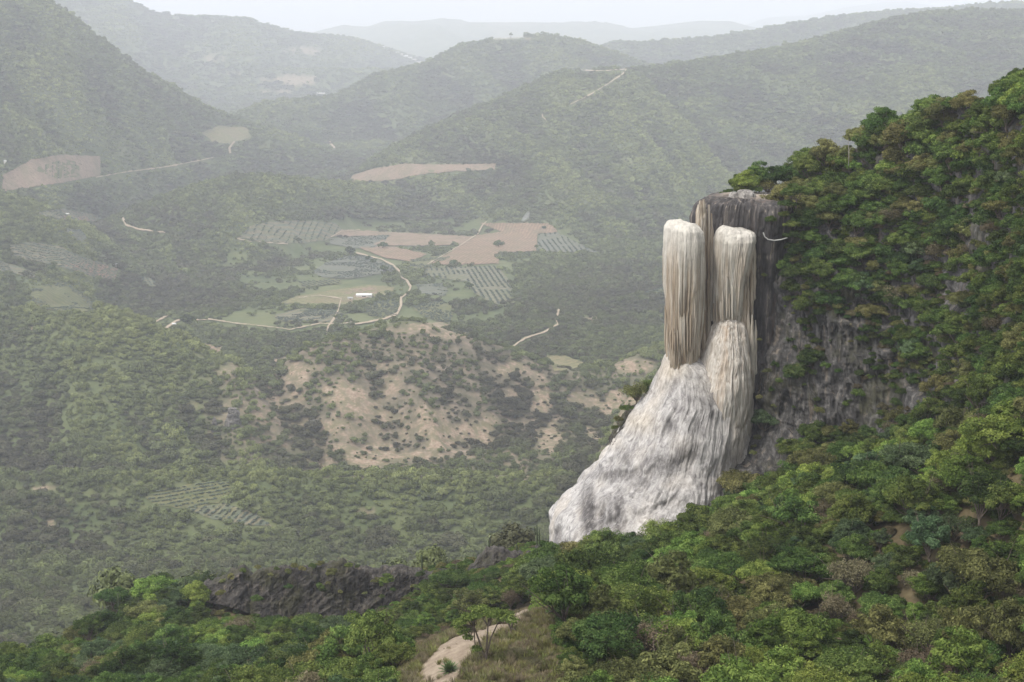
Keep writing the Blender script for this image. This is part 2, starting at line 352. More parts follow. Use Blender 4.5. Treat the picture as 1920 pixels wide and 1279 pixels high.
layer([(-400, -300, 2700), (-100, -110, 2700), (40, -30, 2700), (85, 2, 2700), (130, 28, 2750), (190, 77, 2800), (260, 127, 2850), (330, 168, 2900), (400, 207, 2950), (440, 222, 3000), (520, 248, 3050), (580, 268, 3100), (640, 297, 3100), (700, 330, 3000)], .36, .35, 40)
layer([(700, 360, 2600), (860, 290, 2700), (960, 225, 2800), (1050, 160, 2950), (1120, 136, 2930), (1180, 131, 2950), (1250, 126, 3000), (1350, 109, 3080), (1430, 96, 3150), (1500, 82, 3200), (1560, 68, 3250), (1640, 45, 3300), (1700, 32, 3300), (1750, 23, 3300), (1830, 22, 3300), (1920, 20, 3300), (2100, 0, 3300)], .29, .3, 60)
layer([(560, 385, 2500), (640, 345, 2600), (700, 300, 2650), (760, 266, 2700), (860, 216, 2800), (940, 185, 2850), (1000, 158, 2900), (1050, 137, 2900), (1120, 134, 2900), (1178, 134, 2880), (1215, 158, 2800), (1260, 200, 2650), (1300, 250, 2480), (1350, 315, 2300), (1420, 380, 2150), (1500, 430, 2000), (1920, 480, 1900)], .28, .30, 90)
layer([(120, 480, 1650), (190, 428, 1750), (230, 404, 1800), (300, 374, 1850), (360, 352, 1900), (400, 340, 1950), (440, 331, 2000), (520, 333, 2060), (600, 342, 2150), (700, 350, 2300), (800, 370, 2400), (950, 420, 2400)], .30, .25, 40)
layer([(-300, 300, 1500), (-100, 340, 1500), (0, 366, 1500), (60, 385, 1500), (110, 402, 1520), (160, 428, 1550), (220, 470, 1600), (300, 540, 1500), (400, 620, 1400)], .17, .25, 40)
layer([(-400, 560, 960), (-100, 588, 980), (0, 592, 1000), (60, 586, 1000), (130, 582, 1000), (200, 588, 1000), (260, 603, 1000), (330, 632, 980), (400, 665, 960), (450, 690, 940), (480, 720, 920), (510, 760, 900), (600, 860, 850)], .30, .40, 25)
layer([(380, 820, 900), (430, 760, 920), (480, 716, 940), (520, 690, 960), (570, 655, 970), (640, 632, 980), (700, 618, 1000), (745, 604, 1010), (790, 604, 1010), (830, 618, 1010), (880, 634, 1010), (940, 652, 1020), (1000, 675, 1020), (1040, 690, 1020), (1080, 700, 1020), (1140, 690, 1040), (1200, 665, 1060), (1260, 650, 1080), (1400, 640, 1100)], .38, .45, 14)
layer([(1100, 900, 740), (1150, 800, 760), (1180, 745, 780), (1240, 700, 800), (1350, 690, 800)], .34, .5, 20)
layer([(960, 680, 1250), (1000, 640, 1330), (1060, 600, 1400), (1110, 575, 1420), (1160, 568, 1420), (1240, 545, 1450), (1400, 520, 1450)], .26, .4, 25)
FLOOR_Y = np.log([40, 300, 400, 500, 650, 800, 1500, 2200, 3000, 5000, 9000, 12000, 30000])
FLOOR_Z = np.array([-150, -165, -192, -222, -240, -250, -250, -262, -236, -172, -40, -20, 0.])
# near ground (the slope on this side of the valley): photo points on the ground under the trees
NEAR = [(-400, 1400, 150), (-250, 1330, 170), (0, 1300, 165), (0, 1420, 120), (200, 1310, 145), (130, 1205, 205), (250, 1135, 218), (380, 1140, 212), (500, 1250, 172), (520, 1172, 212), (500, 1335, 118), (650, 1275, 130), (640, 1222, 186), (540, 1218, 190), (640, 1195, 205), (760, 1175, 196), (700, 1320, 95), (840, 1290, 85), (835, 1215, 95), (905, 1240, 90), (990, 1150, 112), (930, 1180, 102), (1050, 1230, 93), (900, 1090, 200), (1020, 1050, 205), (1150, 1035, 200), (1100, 1190, 125),
        (1000, 1320, 82), (1200, 1345, 84), (1500, 1350, 82), (1900, 1370, 76), (2300, 1390, 66), (1200, 1150, 128), (1500, 1170, 114), (1900, 1100, 106), (1350, 980, 185), (1480, 925, 188), (1600, 880, 180), (1740, 850, 165), (1900, 820, 140), (2200, 760, 110), (1700, 980, 125), (960, 1500, 62), (1900, 1650, 50), (100, 1700, 80), (1300, 1650, 56)]
_nw = np.array([W(*q) for q in NEAR]); near_tps = TPS(_nw[:, :2], _nw[:, 2], 2e-3)
_cr = np.array([(-900, 165), (-400, 170), (-100, 178), (0, 190), (100, 205), (160, 215), (220, 222), (380, 226), (600, 228), (800, 230), (900, 228), (1020, 225), (1200, 235), (1400, 260), (2400, 260)], float)
CREST_T = (_cr[:, 0] - 960) / F; CREST_Y = _cr[:, 1]
def near_z(X, Y):
    t = X / Y; yc = np.interp(t, CREST_T, CREST_Y); yy = np.minimum(Y, yc)
    z = near_tps(t * yy, yy); return z - .62 * (Y - yy) - .0 * yy
def softmax2(a, b, k):
    h = np.clip(.5 + .5 * (a - b) / k, 0, 1); return b + (a - b) * h + k * h * (1 - h)
def height(t, Y):
    """ground height on the ray of tangent t at depth Y"""
    X = t * Y; lY = np.log(Y)
    rel = fbm(X / 420, Y / 420, 3.3, 5, .5, True); fine = fbm(X / 60, Y / 60, 9.1, 4)
    Z = np.interp(lY, FLOOR_Y, FLOOR_Z) + 5 * fbm(X / 300, Y / 300, 1.0, 3) + 1.2 * fine
    for (tt, Ly, Zr), sf, sb, r, fade in LAYERS:
        i = np.clip((t - tt[0]) / (tt[1] - tt[0]), 0, len(tt) - 1.001); i0 = i.astype(int); fr = i - i0
        yr = np.exp(Ly[i0] * (1 - fr) + Ly[i0 + 1] * fr); zr = Zr[i0] * (1 - fr) + Zr[i0 + 1] * fr
        d = yr - Y; s = np.where(d > 0, sf, sb); dist = np.abs(d)
        g = s * (np.sqrt(dist ** 2 + r ** 2) - r)
        amp = np.minimum(dist * .15, 26 + .009 * yr)
        gul = fbm(X / (yr * .055) + .35 * Y / (yr * .055), Y / (yr * .22), 7.7, 4, .5, True)
        z = zr - g + amp * (.55 * gul + .45 * rel - .25) + np.minimum(dist * .03, 1.5) * fine
        Z = softmax2(z, Z, 6 + .002 * yr) if yr.ndim else z
    nz_ = near_z(X, np.minimum(Y, 600.)) + .25 * fbm(X / 6, Y / 6, 2.2, 3)
    Z = np.where(Y < 600, np.maximum(nz_, np.where(Y < 300, -400, Z)), Z)
    return Z
NT, NY = 1240, 1000
T0, T1 = -.58, .72; LY0, LY1 = math.log(30), math.log(23500)
tg = np.linspace(T0, T1, NT); lyg = np.linspace(LY0, LY1, NY); yg = np.exp(lyg)
TT, YY = np.meshgrid(tg, yg)
HH = height(TT, YY)
PX, PY = P(TT * YY, YY, HH)
def ground_z(X, Y):
    t = np.asarray(X) / Y; a = (t - T0) / (T1 - T0) * (NT - 1); b = (np.log(Y) - LY0) / (LY1 - LY0) * (NY - 1)
    a = np.clip(a, 0, NT - 1.001); b = np.clip(b, 0, NY - 1.001); i = a.astype(int); j = b.astype(int); fa = a - i; fb = b - j
    return (HH[j, i] * (1 - fa) + HH[j, i + 1] * fa) * (1 - fb) + (HH[j + 1, i] * (1 - fa) + HH[j + 1, i + 1] * fa) * fb
# running horizon (lowest py so far) tells what the viewpoint can see
HOR = np.minimum.accumulate(PY, 0)
def visible(X, Y, Z, slack):
    """is the point above the skyline of everything nearer, within slack photo pixels"""
    t = X / Y; i = np.clip(((t - T0) / (T1 - T0) * (NT - 1)).astype(int), 0, NT - 1); j = np.clip(((np.log(Y) - LY0) / (LY1 - LY0) * (NY - 1)).astype(int) - 1, 0, NY - 1)
    return P(X, Y, Z)[1] < HOR[j, i] + slack
SEGS = []
def pick(px, py, ymin=260.):
    """first ground point met along the sight line through a photo pixel, beyond depth ymin"""
    px = np.atleast_1d(np.asarray(px, float)); py = np.atleast_1d(np.asarray(py, float)); out = np.zeros((len(px), 3))
    j0 = int((math.log(ymin) - LY0) / (LY1 - LY0) * (NY - 1))
    ys = yg[j0:]
    for k in range(len(px)):
        w_ = W(px[k], py[k], ys); gz = ground_z(w_[:, 0], ys); d = w_[:, 2] - gz
        h = np.where(d <= 0)[0]
        if len(h) == 0: out[k] = w_[-1]; continue
        m = max(h[0], 1); a = d[m - 1] / (d[m - 1] - d[m] + 1e-9); Y = ys[m - 1] + np.clip(a, 0, 1) * (ys[m] - ys[m - 1])
        q = W(px[k], py[k], Y); out[k] = (q[0], Y, ground_z(q[0], Y))
    return out

# ------------------------------------------------------------------ fields and roads (photo outlines laid on the ground)
FIELDS = [
 ('agave', [(470, 425), (500, 418), (560, 415), (630, 420), (640, 432), (612, 452), (560, 458), (500, 455), (445, 447)]),
 ('pink', [(640, 432), (675, 434), (760, 438), (885, 444), (878, 460), (800, 462), (720, 462), (700, 460), (735, 442), (620, 445)]),
 ('agave2', [(618, 448), (730, 442), (720, 458), (700, 466), (660, 466), (618, 458)]),
 ('soil', [(900, 420), (1030, 420), (1045, 436), (1008, 440), (1005, 472), (935, 476), (935, 496), (805, 498), (850, 470), (895, 442), (940, 436)]),
 ('agave2', [(1010, 440), (1045, 437), (1080, 455), (1120, 474), (1060, 474), (1007, 472)]),
 ('soil', [(670, 464), (740, 464), (800, 478), (770, 492), (720, 484)]),
 ('agave2', [(585, 512), (610, 494), (650, 482), (690, 482), (735, 500), (740, 510), (690, 518), (660, 524), (610, 522)]),
 ('green', [(770, 488), (810, 482), (845, 484), (800, 505), (765, 505)]),
 ('agave', [(800, 505), (930, 500), (950, 520), (962, 548), (955, 566), (930, 572), (890, 552), (880, 530), (790, 518)]),
 ('agave2', [(780, 535), (830, 532), (840, 545), (835, 555), (785, 552)]),
 ('green', [(770, 575), (830, 565), (850, 575), (848, 608), (800, 598)]),
 ('pasture', [(520, 570), (560, 556), (620, 546), (690, 536), (740, 540), (735, 552), (690, 560), (650, 572), (590, 572)]),
 ('pink', [(640, 545), (720, 538), (700, 556), (660, 568), (640, 566)]),
 ('green', [(680, 580), (700, 568), (740, 562), (748, 575), (745, 592), (715, 600), (690, 592)]),
 ('agave', [(515, 592), (560, 580), (620, 582), (645, 590), (625, 604), (560, 606), (520, 604)]),
 ('agave', [(15, 462), (55, 455), (110, 462), (150, 482), (222, 505), (215, 525), (160, 518), (110, 500), (30, 484)]),
 ('soil', [(118, 500), (160, 488), (222, 506), (215, 525), (170, 518)]),
 ('agave', [(-40, 485), (0, 490), (78, 516), (60, 522), (0, 508), (-40, 500)]),
 ('green', [(55, 545), (118, 530), (150, 548), (186, 580), (140, 588), (80, 580), (60, 570)]),
 ('pink', [(5, 330), (60, 300), (118, 292), (188, 294), (188, 330), (110, 345), (5, 360)]),
 ('green', [(60, 318), (120, 300), (152, 308), (150, 332), (108, 338)]),
 ('pasture', [(378, 250), (410, 238), (465, 240), (470, 258), (430, 272), (398, 268)]),
 ('pink', [(657, 330), (700, 318), (760, 308), (800, 310), (930, 308), (928, 320), (860, 322), (790, 328), (740, 338), (660, 343)]),
 ('agave', [(65, 400), (120, 393), (185, 405), (180, 416), (110, 412)]),
 ('soil', [(110, 404), (180, 408), (178, 416), (120, 414)]),
 ('agave2', [(120, 430), (150, 432), (165, 448), (150, 455)]),
 ('green', [(270, 932), (300, 920), (385, 905), (428, 905), (435, 920), (410, 945), (340, 955), (292, 950)]),
 ('agave', [(350, 955), (420, 945), (470, 960), (510, 988), (460, 985), (400, 975)]),
 ('agave', [(262, 520), (288, 524), (292, 538), (275, 536)]),
 ('pasture', [(1022, 668), (1060, 668), (1098, 682), (1080, 694), (1040, 698)]),
 ('green', [(1210, 548), (1245, 540), (1245, 552), (1215, 554)]),
 ('soil', [(370, 642), (400, 650), (425, 668), (395, 660)]),
 ('green', [(560, 530), (640, 524), (640, 532), (570, 542)]),
 ('pasture', [(930, 72), (985, 70), (1000, 76), (920, 78)]),
]
FARM = [(440, 425), (640, 412), (900, 412), (1060, 425), (1100, 470), (960, 500), (985, 570), (900, 610), (780, 625), (560, 625), (400, 610), (480, 560), (420, 500)]
ROADS = [
 ([(668, 476), (690, 482), (715, 488), (738, 500), (750, 512), (752, 524)], 6),
 ([(762, 528), (770, 540)], 6), ([(752, 558), (752, 575), (745, 590), (720, 600), (690, 606), (665, 610)], 6),
 ([(634, 585), (626, 600), (615, 615), (612, 630)], 5),
 ([(1048, 582), (1042, 600), (1046, 610), (1020, 625), (985, 636), (975, 642)], 5),
 ([(230, 410), (236, 424), (260, 432), (310, 438)], 5),
 ([(180, 335), (230, 326), (300, 317), (350, 308), (400, 298)], 4), ([(432, 290), (430, 280), (436, 272), (440, 268)], 5),
 ([(1175, 132), (1165, 143), (1145, 156), (1120, 172), (1095, 186), (1070, 198)], 2.6), ([(1085, 134), (1130, 135), (1175, 132)], 1.8),
 ([(1016, 216), (1018, 222), (1026, 230)], 4), ([(617, 268), (622, 274), (628, 280)], 6),
 ([(310, 618), (330, 604), (350, 598), (372, 602)], 7), ([(290, 606), (318, 592)], 7),
 ([(390, 600), (440, 608), (500, 614), (545, 620)], 4), ([(445, 450), (470, 455), (540, 460)], 3),
 ([(800, 498), (850, 470), (893, 443)], 3), ([(752, 522), (764, 528), (770, 540), (766, 550), (753, 560)], 4), ([(372, 602), (400, 602)], 3),
 ([(660, 606), (634, 610), (600, 608), (545, 620)], 3), ([(560, 560), (600, 556), (640, 562), (634, 585)], 3), ([(895, 442), (905, 424), (912, 418)], 3), ([(620, 447), (640, 436), (675, 433)], 3), ([(975, 642), (965, 650), (950, 655)], 4),
]
def drape(name, poly, mat, lift, step, ymin=260.):
    poly = np.array(poly, float); pts = []; n = len(poly)
    for i in range(n):
        a, b = poly[i], poly[(i + 1) % n]; L = max(1, int(np.linalg.norm(b - a) / (step * 1.2)))
        for k in range(L):
            q = a + (b - a) * k / L
            pts.append(q + (rng.normal(0, .12, 2) * step if k else 0))
    nb = len(pts); P0 = np.array(pts)
    xs = np.arange(poly[:, 0].min(), poly[:, 0].max(), step * 1.6); ys = np.arange(poly[:, 1].min(), poly[:, 1].max(), step)
    gx, gy = np.meshgrid(xs, ys); gx = gx.ravel() + rng.normal(0, .1, gx.size); gy = gy.ravel() + rng.normal(0, .1, gy.size)
    ok = inpoly(gx, gy, [tuple(q) for q in P0]); inn = np.c_[gx[ok], gy[ok]]
    if len(inn):
        dm = np.sqrt(((inn[:, None] - P0[None]) ** 2).sum(-1)).min(1); inn = inn[dm > step * .5]
    A = np.concatenate([P0, inn]) if len(inn) else P0
    res = delaunay_2d_cdt([Vector(q) for q in A], [(i, (i + 1) % nb) for i in range(nb)], [], 1, .01)
    vo = np.array([tuple(q) for q in res[0]]); V = pick(vo[:, 0], vo[:, 1], ymin); V[:, 2] += lift(V[:, 1]) if callable(lift) else lift
    me = mesh_np(name, V, np.array([f for f in res[2]]), mat, True)
    # faces up
    me.update()
    o = link(name, me); o['kind'] = 'structure'; return o
def ribbon(pts, w_):
    p = np.array(pts, float); t = np.gradient(p, axis=0); t /= np.linalg.norm(t, axis=1)[:, None]
    n = np.c_[-t[:, 1] * .75, t[:, 0] * 1.0]; n = np.c_[-t[:, 1], t[:, 0]]
    ww = w_ * .5 * (1 + rng.uniform(-.25, .25, len(p)))[:, None]
    ww = ww * (.55 + .45 * np.abs(n[:, :1]))
    return [tuple(q) for q in np.concatenate([p + n * ww, (p - n * ww)[::-1]])]
for kind, poly in FIELDS:
    drape('field', poly, FM[kind], lambda y: .0006 * y, 5 if poly[0][1] < 800 else 8)
ROADP = []
for pts, w_ in ROADS:
    rp = ribbon(pts, w_ * .72); ROADP.append(ribbon(pts, w_ + 3)); drape('road', rp, M_ROAD, lambda y: .001 * y, 4)
PATH0 = [(785, 1290), (790, 1262), (800, 1238), (822, 1214), (852, 1198), (880, 1188), (915, 1178), (945, 1166), (968, 1152), (990, 1143), (1006, 1140), (1000, 1150), (985, 1160), (965, 1176), (935, 1192), (905, 1206), (885, 1222), (872, 1244), (862, 1262), (860, 1290)]
PATH = []
for i_ in range(len(PATH0)):
    a_, b_ = np.array(PATH0[i_], float), np.array(PATH0[(i_ + 1) % len(PATH0)], float); n_ = max(1, int(np.linalg.norm(b_ - a_) / 6))
    for k_ in range(n_): q_ = a_ + (b_ - a_) * k_ / n_; PATH.append((float(q_[0] + 4.5 * vnoise(q_[0] / 9, q_[1] / 9, 1.)), float(q_[1] + 1.5 * vnoise(q_[0] / 7, q_[1] / 7, 5.))))
CLEAR = [(750, 1330), (750, 1240), (790, 1200), (860, 1180), (940, 1155), (1000, 1130), (1035, 1150), (1045, 1200), (1060, 1260), (1050, 1310)]
drape('path', PATH, M_PATH, .10, 8, 60.)

# bare ground: photo-space blobs on the dry hill, roughened by noise on the ground itself
BARE = [(800, 612, 60, 14, 1), (850, 628, 60, 9, 1), (700, 855, 110, 34, 1), (850, 815, 110, 36, .95), (760, 775, 150, 40, .8), (650, 740, 90, 45, .8), (560, 690, 90, 45, .75), (520, 770, 60, 50, .7), (470, 830, 90, 40, .6),
        (1015, 740, 28, 60, .9), (1035, 820, 40, 55, .95), (960, 690, 50, 25, .8), (1180, 690, 60, 24, 1), (1150, 760, 50, 40, .95), (1110, 830, 45, 35, .9), (1200, 745, 60, 30, .8), (690, 962, 35, 6, 1), (950, 930, 120, 22, .7), (1000, 900, 90, 22, .6),
        (90, 915, 45, 10, .9), (95, 985, 16, 16, .9), (50, 615, 25, 12, .8), (220, 1110, 14, 8, 1), (905, 800, 70, 40, .8), (620, 800, 70, 35, .7), (1110, 600, 45, 12, .8), (660, 1050, 60, 10, .8), (410, 655, 25, 12, .7), (240, 580, 22, 8, .7),
        (590, 95, 120, 14, .62), (400, 110, 120, 14, .62), (540, 150, 90, 14, .8), (450, 60, 60, 8, .55), (270, 45, 40, 7, .6), (330, 70, 60, 10, .5), (500, 172, 80, 8, .75), (660, 120, 80, 10, .6), (440, 140, 40, 8, .75), (60, 155, 40, 5, .6), (190, 160, 30, 4, .6), (1540, 220, 160, 60, .25)]
def onhill(px, py, Y):
    return sstep(.18, .42, np.exp(-(((px - 760) / 320) ** 2 + ((py - 740) / 120) ** 2))) * (Y > 780) * (Y < 1070)
def bareness(X, Y, Z):
    px, py = P(X, Y, Z); b = np.zeros(np.shape(X))
    for x, y, rx, ry, s in BARE:
        d = ((px - x) / rx) ** 2 + ((py - y) / ry) ** 2; b = np.maximum(b, s * np.exp(-d * .9))
    k = np.maximum(1, Y / 1500.); n = fbm(X / 26 / k, Y / 26 / k, 4.4, 4); n2 = fbm(X / 9 / k, Y / 9 / k, 1.4, 3)
    n3 = fbm(X / 3.5, Y / 3.5, 7.7, 2); b = sstep(.56, .72, b * .92 + .42 * n + .26 * n2 + .10 * n3)
    return np.where(Y > 380, b, 0)
bare = bareness(TT * YY, YY, HH)
hill = sstep(.15, .4, np.maximum.reduce([np.exp(-(((PX - 740) / 330) ** 2 + ((PY - 760) / 130) ** 2)), 0 * PX])) * (YY > 800) * (YY < 1050)
bare = np.maximum(bare, hill * sstep(.05, .4, fbm(TT * YY / 16, YY / 16, 8.8, 4)) * .7)
nearm = sstep(300, 240, YY) * 1.0
V = np.stack([TT * YY, YY, HH], -1)
gme = mesh_np('ground', V, grid_faces(NY, NT), M_GROUND, True, {'bare': bare, 'near': nearm, 'dry': np.maximum(onhill(PX, PY, YY), .7 * inpoly(PX, PY, [(380, 760), (600, 640), (1240, 640), (1240, 860), (1000, 960), (640, 900), (400, 860)]) * (YY > 740) * (YY < 1120))})
go = link('ground', gme); go['kind'] = 'structure'

# ------------------------------------------------------------------ the cliff: a steep massif right of the petrified waterfall
MP = [(1300, 372, 206), (1400, 370, 207), (1480, 368, 207), (1560, 310, 208), (1640, 265, 204), (1740, 228, 196), (1860, 190, 183), (1920, 168, 175), (2150, 90, 140),
      (1300, 930, 196), (1400, 940, 189), (1480, 960, 184), (1600, 920, 176), (1740, 890, 160), (1900, 860, 132), (2150, 820, 95),
      (1310, 600, 209), (1410, 480, 207), (1430, 600, 204), (1390, 780, 202), (1480, 700, 196.5), (1550, 700, 193), (1550, 850, 189), (1700, 700, 188), (1700, 800, 181), (1850, 700, 164), (1850, 560, 172), (1920, 400, 166), (1700, 450, 193), (1550, 480, 198), (1475, 520, 201), (1900, 300, 171), (2100, 500, 125), (1800, 350, 186), (2500, 0, 105), (2500, 450, 85), (2500, 850, 66)]
_mp = np.array(MP, float); m_tps = TPS(_mp[:, :2], _mp[:, 2], 3e-3)
TOPX = [1300, 1480, 1520, 1560, 1640, 1740, 1860, 1920, 2150, 2500]; TOPY = [370, 362, 322, 301, 262, 226, 186, 166, 85, 0]
BOTX = [1300, 1400, 1480, 1600, 1740, 1900, 2150, 2500]; BOTY = [960, 965, 985, 950, 920, 900, 860, 860]
def massif_D(px, py):
    D = m_tps(px, py); k = D / F; X = (px - 960) * k; Z = -(py - 100) * k
    crag = fbm(X / 7, Z / 9, D / 30, 5, .55, True); rib = fbm(X / 2.2 + .2 * Z, Z / 8, 3.1, 4, .5, True) + .5 * fbm(X / .9, Z / 2.2, 6.1, 3, .6, True); led = fbm(X / 18, Z / 3.2, 5.5, 3, .5)
    top = sstep(0, 45, py - np.interp(px, TOPX, TOPY))
    return D - (2.3 * crag + 1.0 * rib + 1.2 * led) * (.15 + .85 * top)
NR, NC = 520, 760
pxs = np.linspace(1345, 2500, NC); r_ = np.linspace(0, 1, NR)[:, None]
top_ = np.interp(pxs, TOPX, TOPY) + 5 * fbm(pxs / 30, 1.5 + 0 * pxs, 0, 3); bot_ = np.interp(pxs, BOTX, BOTY)
gy_ = bot_ + (top_ - bot_) * r_; gx_ = np.broadcast_to(pxs, gy_.shape)
Vm = W(gx_, gy_, massif_D(gx_, gy_))
back = []
for dy, dz in ((1.5, -.35), (4, -.9), (9, -2.0), (18, -4.0), (35, -9), (60, -22), (90, -55)):
    b = Vm[-1].copy(); b[:, 1] += dy; b[:, 0] += dy * .16; b[:, 2] += dz + .3 * fbm(b[:, 0] / 3, b[:, 1] / 3, 0, 3); back.append(b)
Vm = np.concatenate([Vm, np.array(back)])
side = []
for dy in (45, 25, 12, 5, 2):
    b = Vm[:, 0].copy(); b[:, 1] += dy; b[:, 0] += dy * .5; b[:, 2] -= dy * .35 ; side.append(b)
Vm = np.concatenate([np.array(side).transpose(1, 0, 2), Vm], 1)
co_ = link('cliff', mesh_np('cliff', Vm, grid_faces(Vm.shape[0], Vm.shape[1])[:, ::-1], M_CLIFF)); co_['kind'] = 'structure'

# ------------------------------------------------------------------ petrified waterfall
def loft(name, levels, nth, nv, disp, mat, th0=0.0, th1=2 * math.pi, topflat=None, attrs=None, parent=None, sq=1.0):
    L = np.array(levels, float); py = np.linspace(0, 1, nv); cum = np.r_[0, np.cumsum(np.hypot(np.diff(L[:, 0]), np.diff(L[:, 2] - L[:, 1]) * .5))]; cum /= cum[-1]
    q = np.stack([np.interp(py, cum, L[:, i]) for i in range(5)], 1)
    kk = np.hanning(15); kk /= kk.sum()
    for i in range(5):
        s_ = np.convolve(np.pad(q[:, i], 7, mode='reflect', reflect_type='odd'), kk, 'valid'); q[:, i] = s_
    xm = (q[:, 1] + q[:, 2]) / 2; c = W(xm, q[:, 0], q[:, 3]); a = (q[:, 2] - q[:, 1]) / 2 * q[:, 3] / F; a = np.maximum(a, .02); b = np.maximum(q[:, 4], .02)
    th = np.linspace(th0, th1, nth, endpoint=False)
    ct, st = np.cos(th), np.sin(th)
    if sq != 1: ct = np.sign(ct) * np.abs(ct) ** sq; st = np.sign(st) * np.abs(st) ** sq
    X = c[:, 0:1] + a[:, None] * ct; Y = c[:, 1:2] + b[:, None] * st; Z = np.broadcast_to(c[:, 2:3], X.shape).copy()
    vv = np.linspace(0, 1, nv)[:, None]
    d, cav = disp(X, Y, Z, th[None] + 0 * X, vv + 0 * X, a[:, None], b[:, None])
    if 'cap' in name: Y = Y + np.maximum(X - c[:, 0:1], 0) * .5; Z = Z + (.55 * fbm(X / 2.6, Y / 6, 1.5, 3) + .35 * np.exp(-((X - 33) / 2.6) ** 2)) * sstep(.35, .0, vv)
    nx = ct / a[:, None]; ny = st / b[:, None]; ln = np.hypot(nx, ny) + 1e-9
    X = X + d * nx / ln; Y = Y + d * ny / ln; Z = Z + .25 * d
    V = np.stack([X, Y, Z], -1); Fq = grid_faces(nv, nth, True)
    tp = V[0].mean(0); Vf = np.concatenate([V.reshape(-1, 3), [tp]]); j = np.arange(nth); n = nv * nth
    Fq = np.concatenate([Fq, np.stack([(j + 1) % nth, j, np.full(nth, n), np.full(nth, n)], -1)[:, [0, 1, 2, 3]]])
    at = {'cav': np.r_[cav.ravel(), cav[0].mean()], 'h': np.r_[(1 - vv + 0 * X).ravel(), 1.]}
    at['top'] = np.r_[sstep(.10, .0, vv + 0 * X).ravel(), 1.]
    if name == 'apron':
        qx, qy = P(Vf[:, 0], Vf[:, 1], Vf[:, 2]); st_ = np.zeros(len(Vf)); wm = np.zeros(len(Vf)); qx = qx + 10 * fbm(Vf[:, 0] / 2, Vf[:, 2] / 4, 0, 4)
        for x, y, rx, ry, q_ in ((1102, 965, 11, 48, 1), (1126, 975, 5, 40, .8), (1140, 970, 5, 34, .8), (1158, 965, 10, 38, .9), (1150, 890, 34, 12, .7), (1175, 860, 12, 16, .6), (1240, 870, 26, 20, .6), (1290, 850, 20, 16, .6), (1300, 800, 12, 22, .5), (1255, 800, 8, 18, .6), (1330, 760, 8, 30, .5), (1365, 860, 12, 26, .5), (1200, 905, 20, 16, .5), (1042, 1010, 5, 26, .6)):
            st_ = np.maximum(st_, q_ * 1.3 * np.exp(-((qx - x) / rx / 1.5) ** 2 - ((qy - y) / ry / 1.2) ** 2))
        for x, y, rx, ry, q_ in ((1262, 690, 30, 22, 1), (1195, 790, 30, 22, .9), (1340, 715, 30, 30, .6), (1150, 830, 20, 15, .6), (1385, 800, 14, 60, .8)):
            wm = np.maximum(wm, q_ * np.exp(-((qx - x) / rx) ** 2 - ((qy - y) / ry) ** 2))
        at['stain'] = st_; at['warm'] = wm
    me = mesh_np(name, Vf, Fq[:, ::-1], mat, True, at); return link(name, me, parent)
M_COL = travertine('travertine_column', 'column'); M_CAP = travertine('travertine_cap', 'cap'); M_FLOW = travertine('travertine_flow', 'flow'); M_APR = travertine('travertine_apron', 'apron')
def d_col(seed, flute, wob=.35):
    def f(X, Y, Z, th, v, a, b):
        Z += (.45 * fbm(X / 1.2, Y / 1.2, seed, 3) - .18 * (X - X.mean())) * sstep(.25, 0, v)
        tw = .22 * fbm(th * 2, Z / 9, seed, 3) ; cx, cy = np.cos(th + tw * .4) * 3.0 + seed, np.sin(th + tw * .4) * 3.0
        fl = -fbm(cx * 1.25, cy * 1.25, Z * .018 + seed, 3, .55, True); fl2 = -fbm(cx * 3.6, cy * 3.6, Z * .028, 3, .55, True)
        lump = fbm(cx * .55, cy * .55, Z * .10 + seed, 4) * 1.7 + .5 * fbm(cx * .35, cy * .35, seed + 4., 2)
        k = sstep(.08, .50, v); amp = flute * (.14 + 1.05 * k)
        d = amp * 1.3 * (.60 * fl + .40 * fl2) + wob * lump + .03 * fbm(X * 3, Y * 3, Z * 2, 3)
        Zs = 0
        d = d * sstep(0, .05, v)
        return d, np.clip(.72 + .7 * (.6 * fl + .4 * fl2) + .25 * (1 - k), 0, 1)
    return f
def d_cap(X, Y, Z, th, v, a, b):
    bul = 1.0 * np.cos(th * 8 + .9 + .05 * Z) * sstep(.02, .2, v); fl = -fbm(np.cos(th) * 10, np.sin(th) * 10, Z * .06, 4, .6, True)
    d = bul * .6 + .5 * fl + .7 * fbm(X / 3, Y / 3, Z / 4, 5) + .12 * fbm(X * 2, Y * 2, Z, 3) - .6 * fbm(X / 2.2, Y / 2.2, Z / 5, 4, .5, True) * sstep(.25, .5, v)
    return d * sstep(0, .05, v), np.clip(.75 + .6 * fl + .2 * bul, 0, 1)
def d_apr(X, Y, Z, th, v, a, b):
    V = v * 34.0; u = th * 11.0 + 1.3 * fbm(th * 3.5, V / 5, 1.0, 3); low = sstep(.34, .50, v + .05 * fbm(th * 3, 2.2, 0, 2))
    big = fbm(X / 6.5, Y / 6.5, Z / 9, 4)
    rib = -fbm(u / 1.5, V / 9, 2.0, 4, .55, True); thin = -fbm(u / .42, V / 4.5, 6.0, 3, .6, True); bulge = -fbm(u / 2.7, V / 3.0, 3.3, 3, .5, True); bub = -fbm(u / 1.0, V / 1.5, 8.3, 3, .5, True)
    ph = V / 5.2 + 1.1 * fbm(th * 2.6, V / 14, 5.0, 3); sw = ph - np.floor(ph); lip = sstep(0, .55, sw) * (1 - sstep(.78, 1, sw))
    k = sstep(.0, .10, v)
    d = k * (.85 * big + .34 * rib * (1 - .3 * low) + .10 * thin + low * (.48 * bulge + .13 * bub) + (.12 + .28 * low) * (lip - .5))
    return d, np.clip(.80 + .30 * rib + .20 * thin + low * (.30 * bulge + .20 * bub) + .15 * (lip - .3), 0, 1)
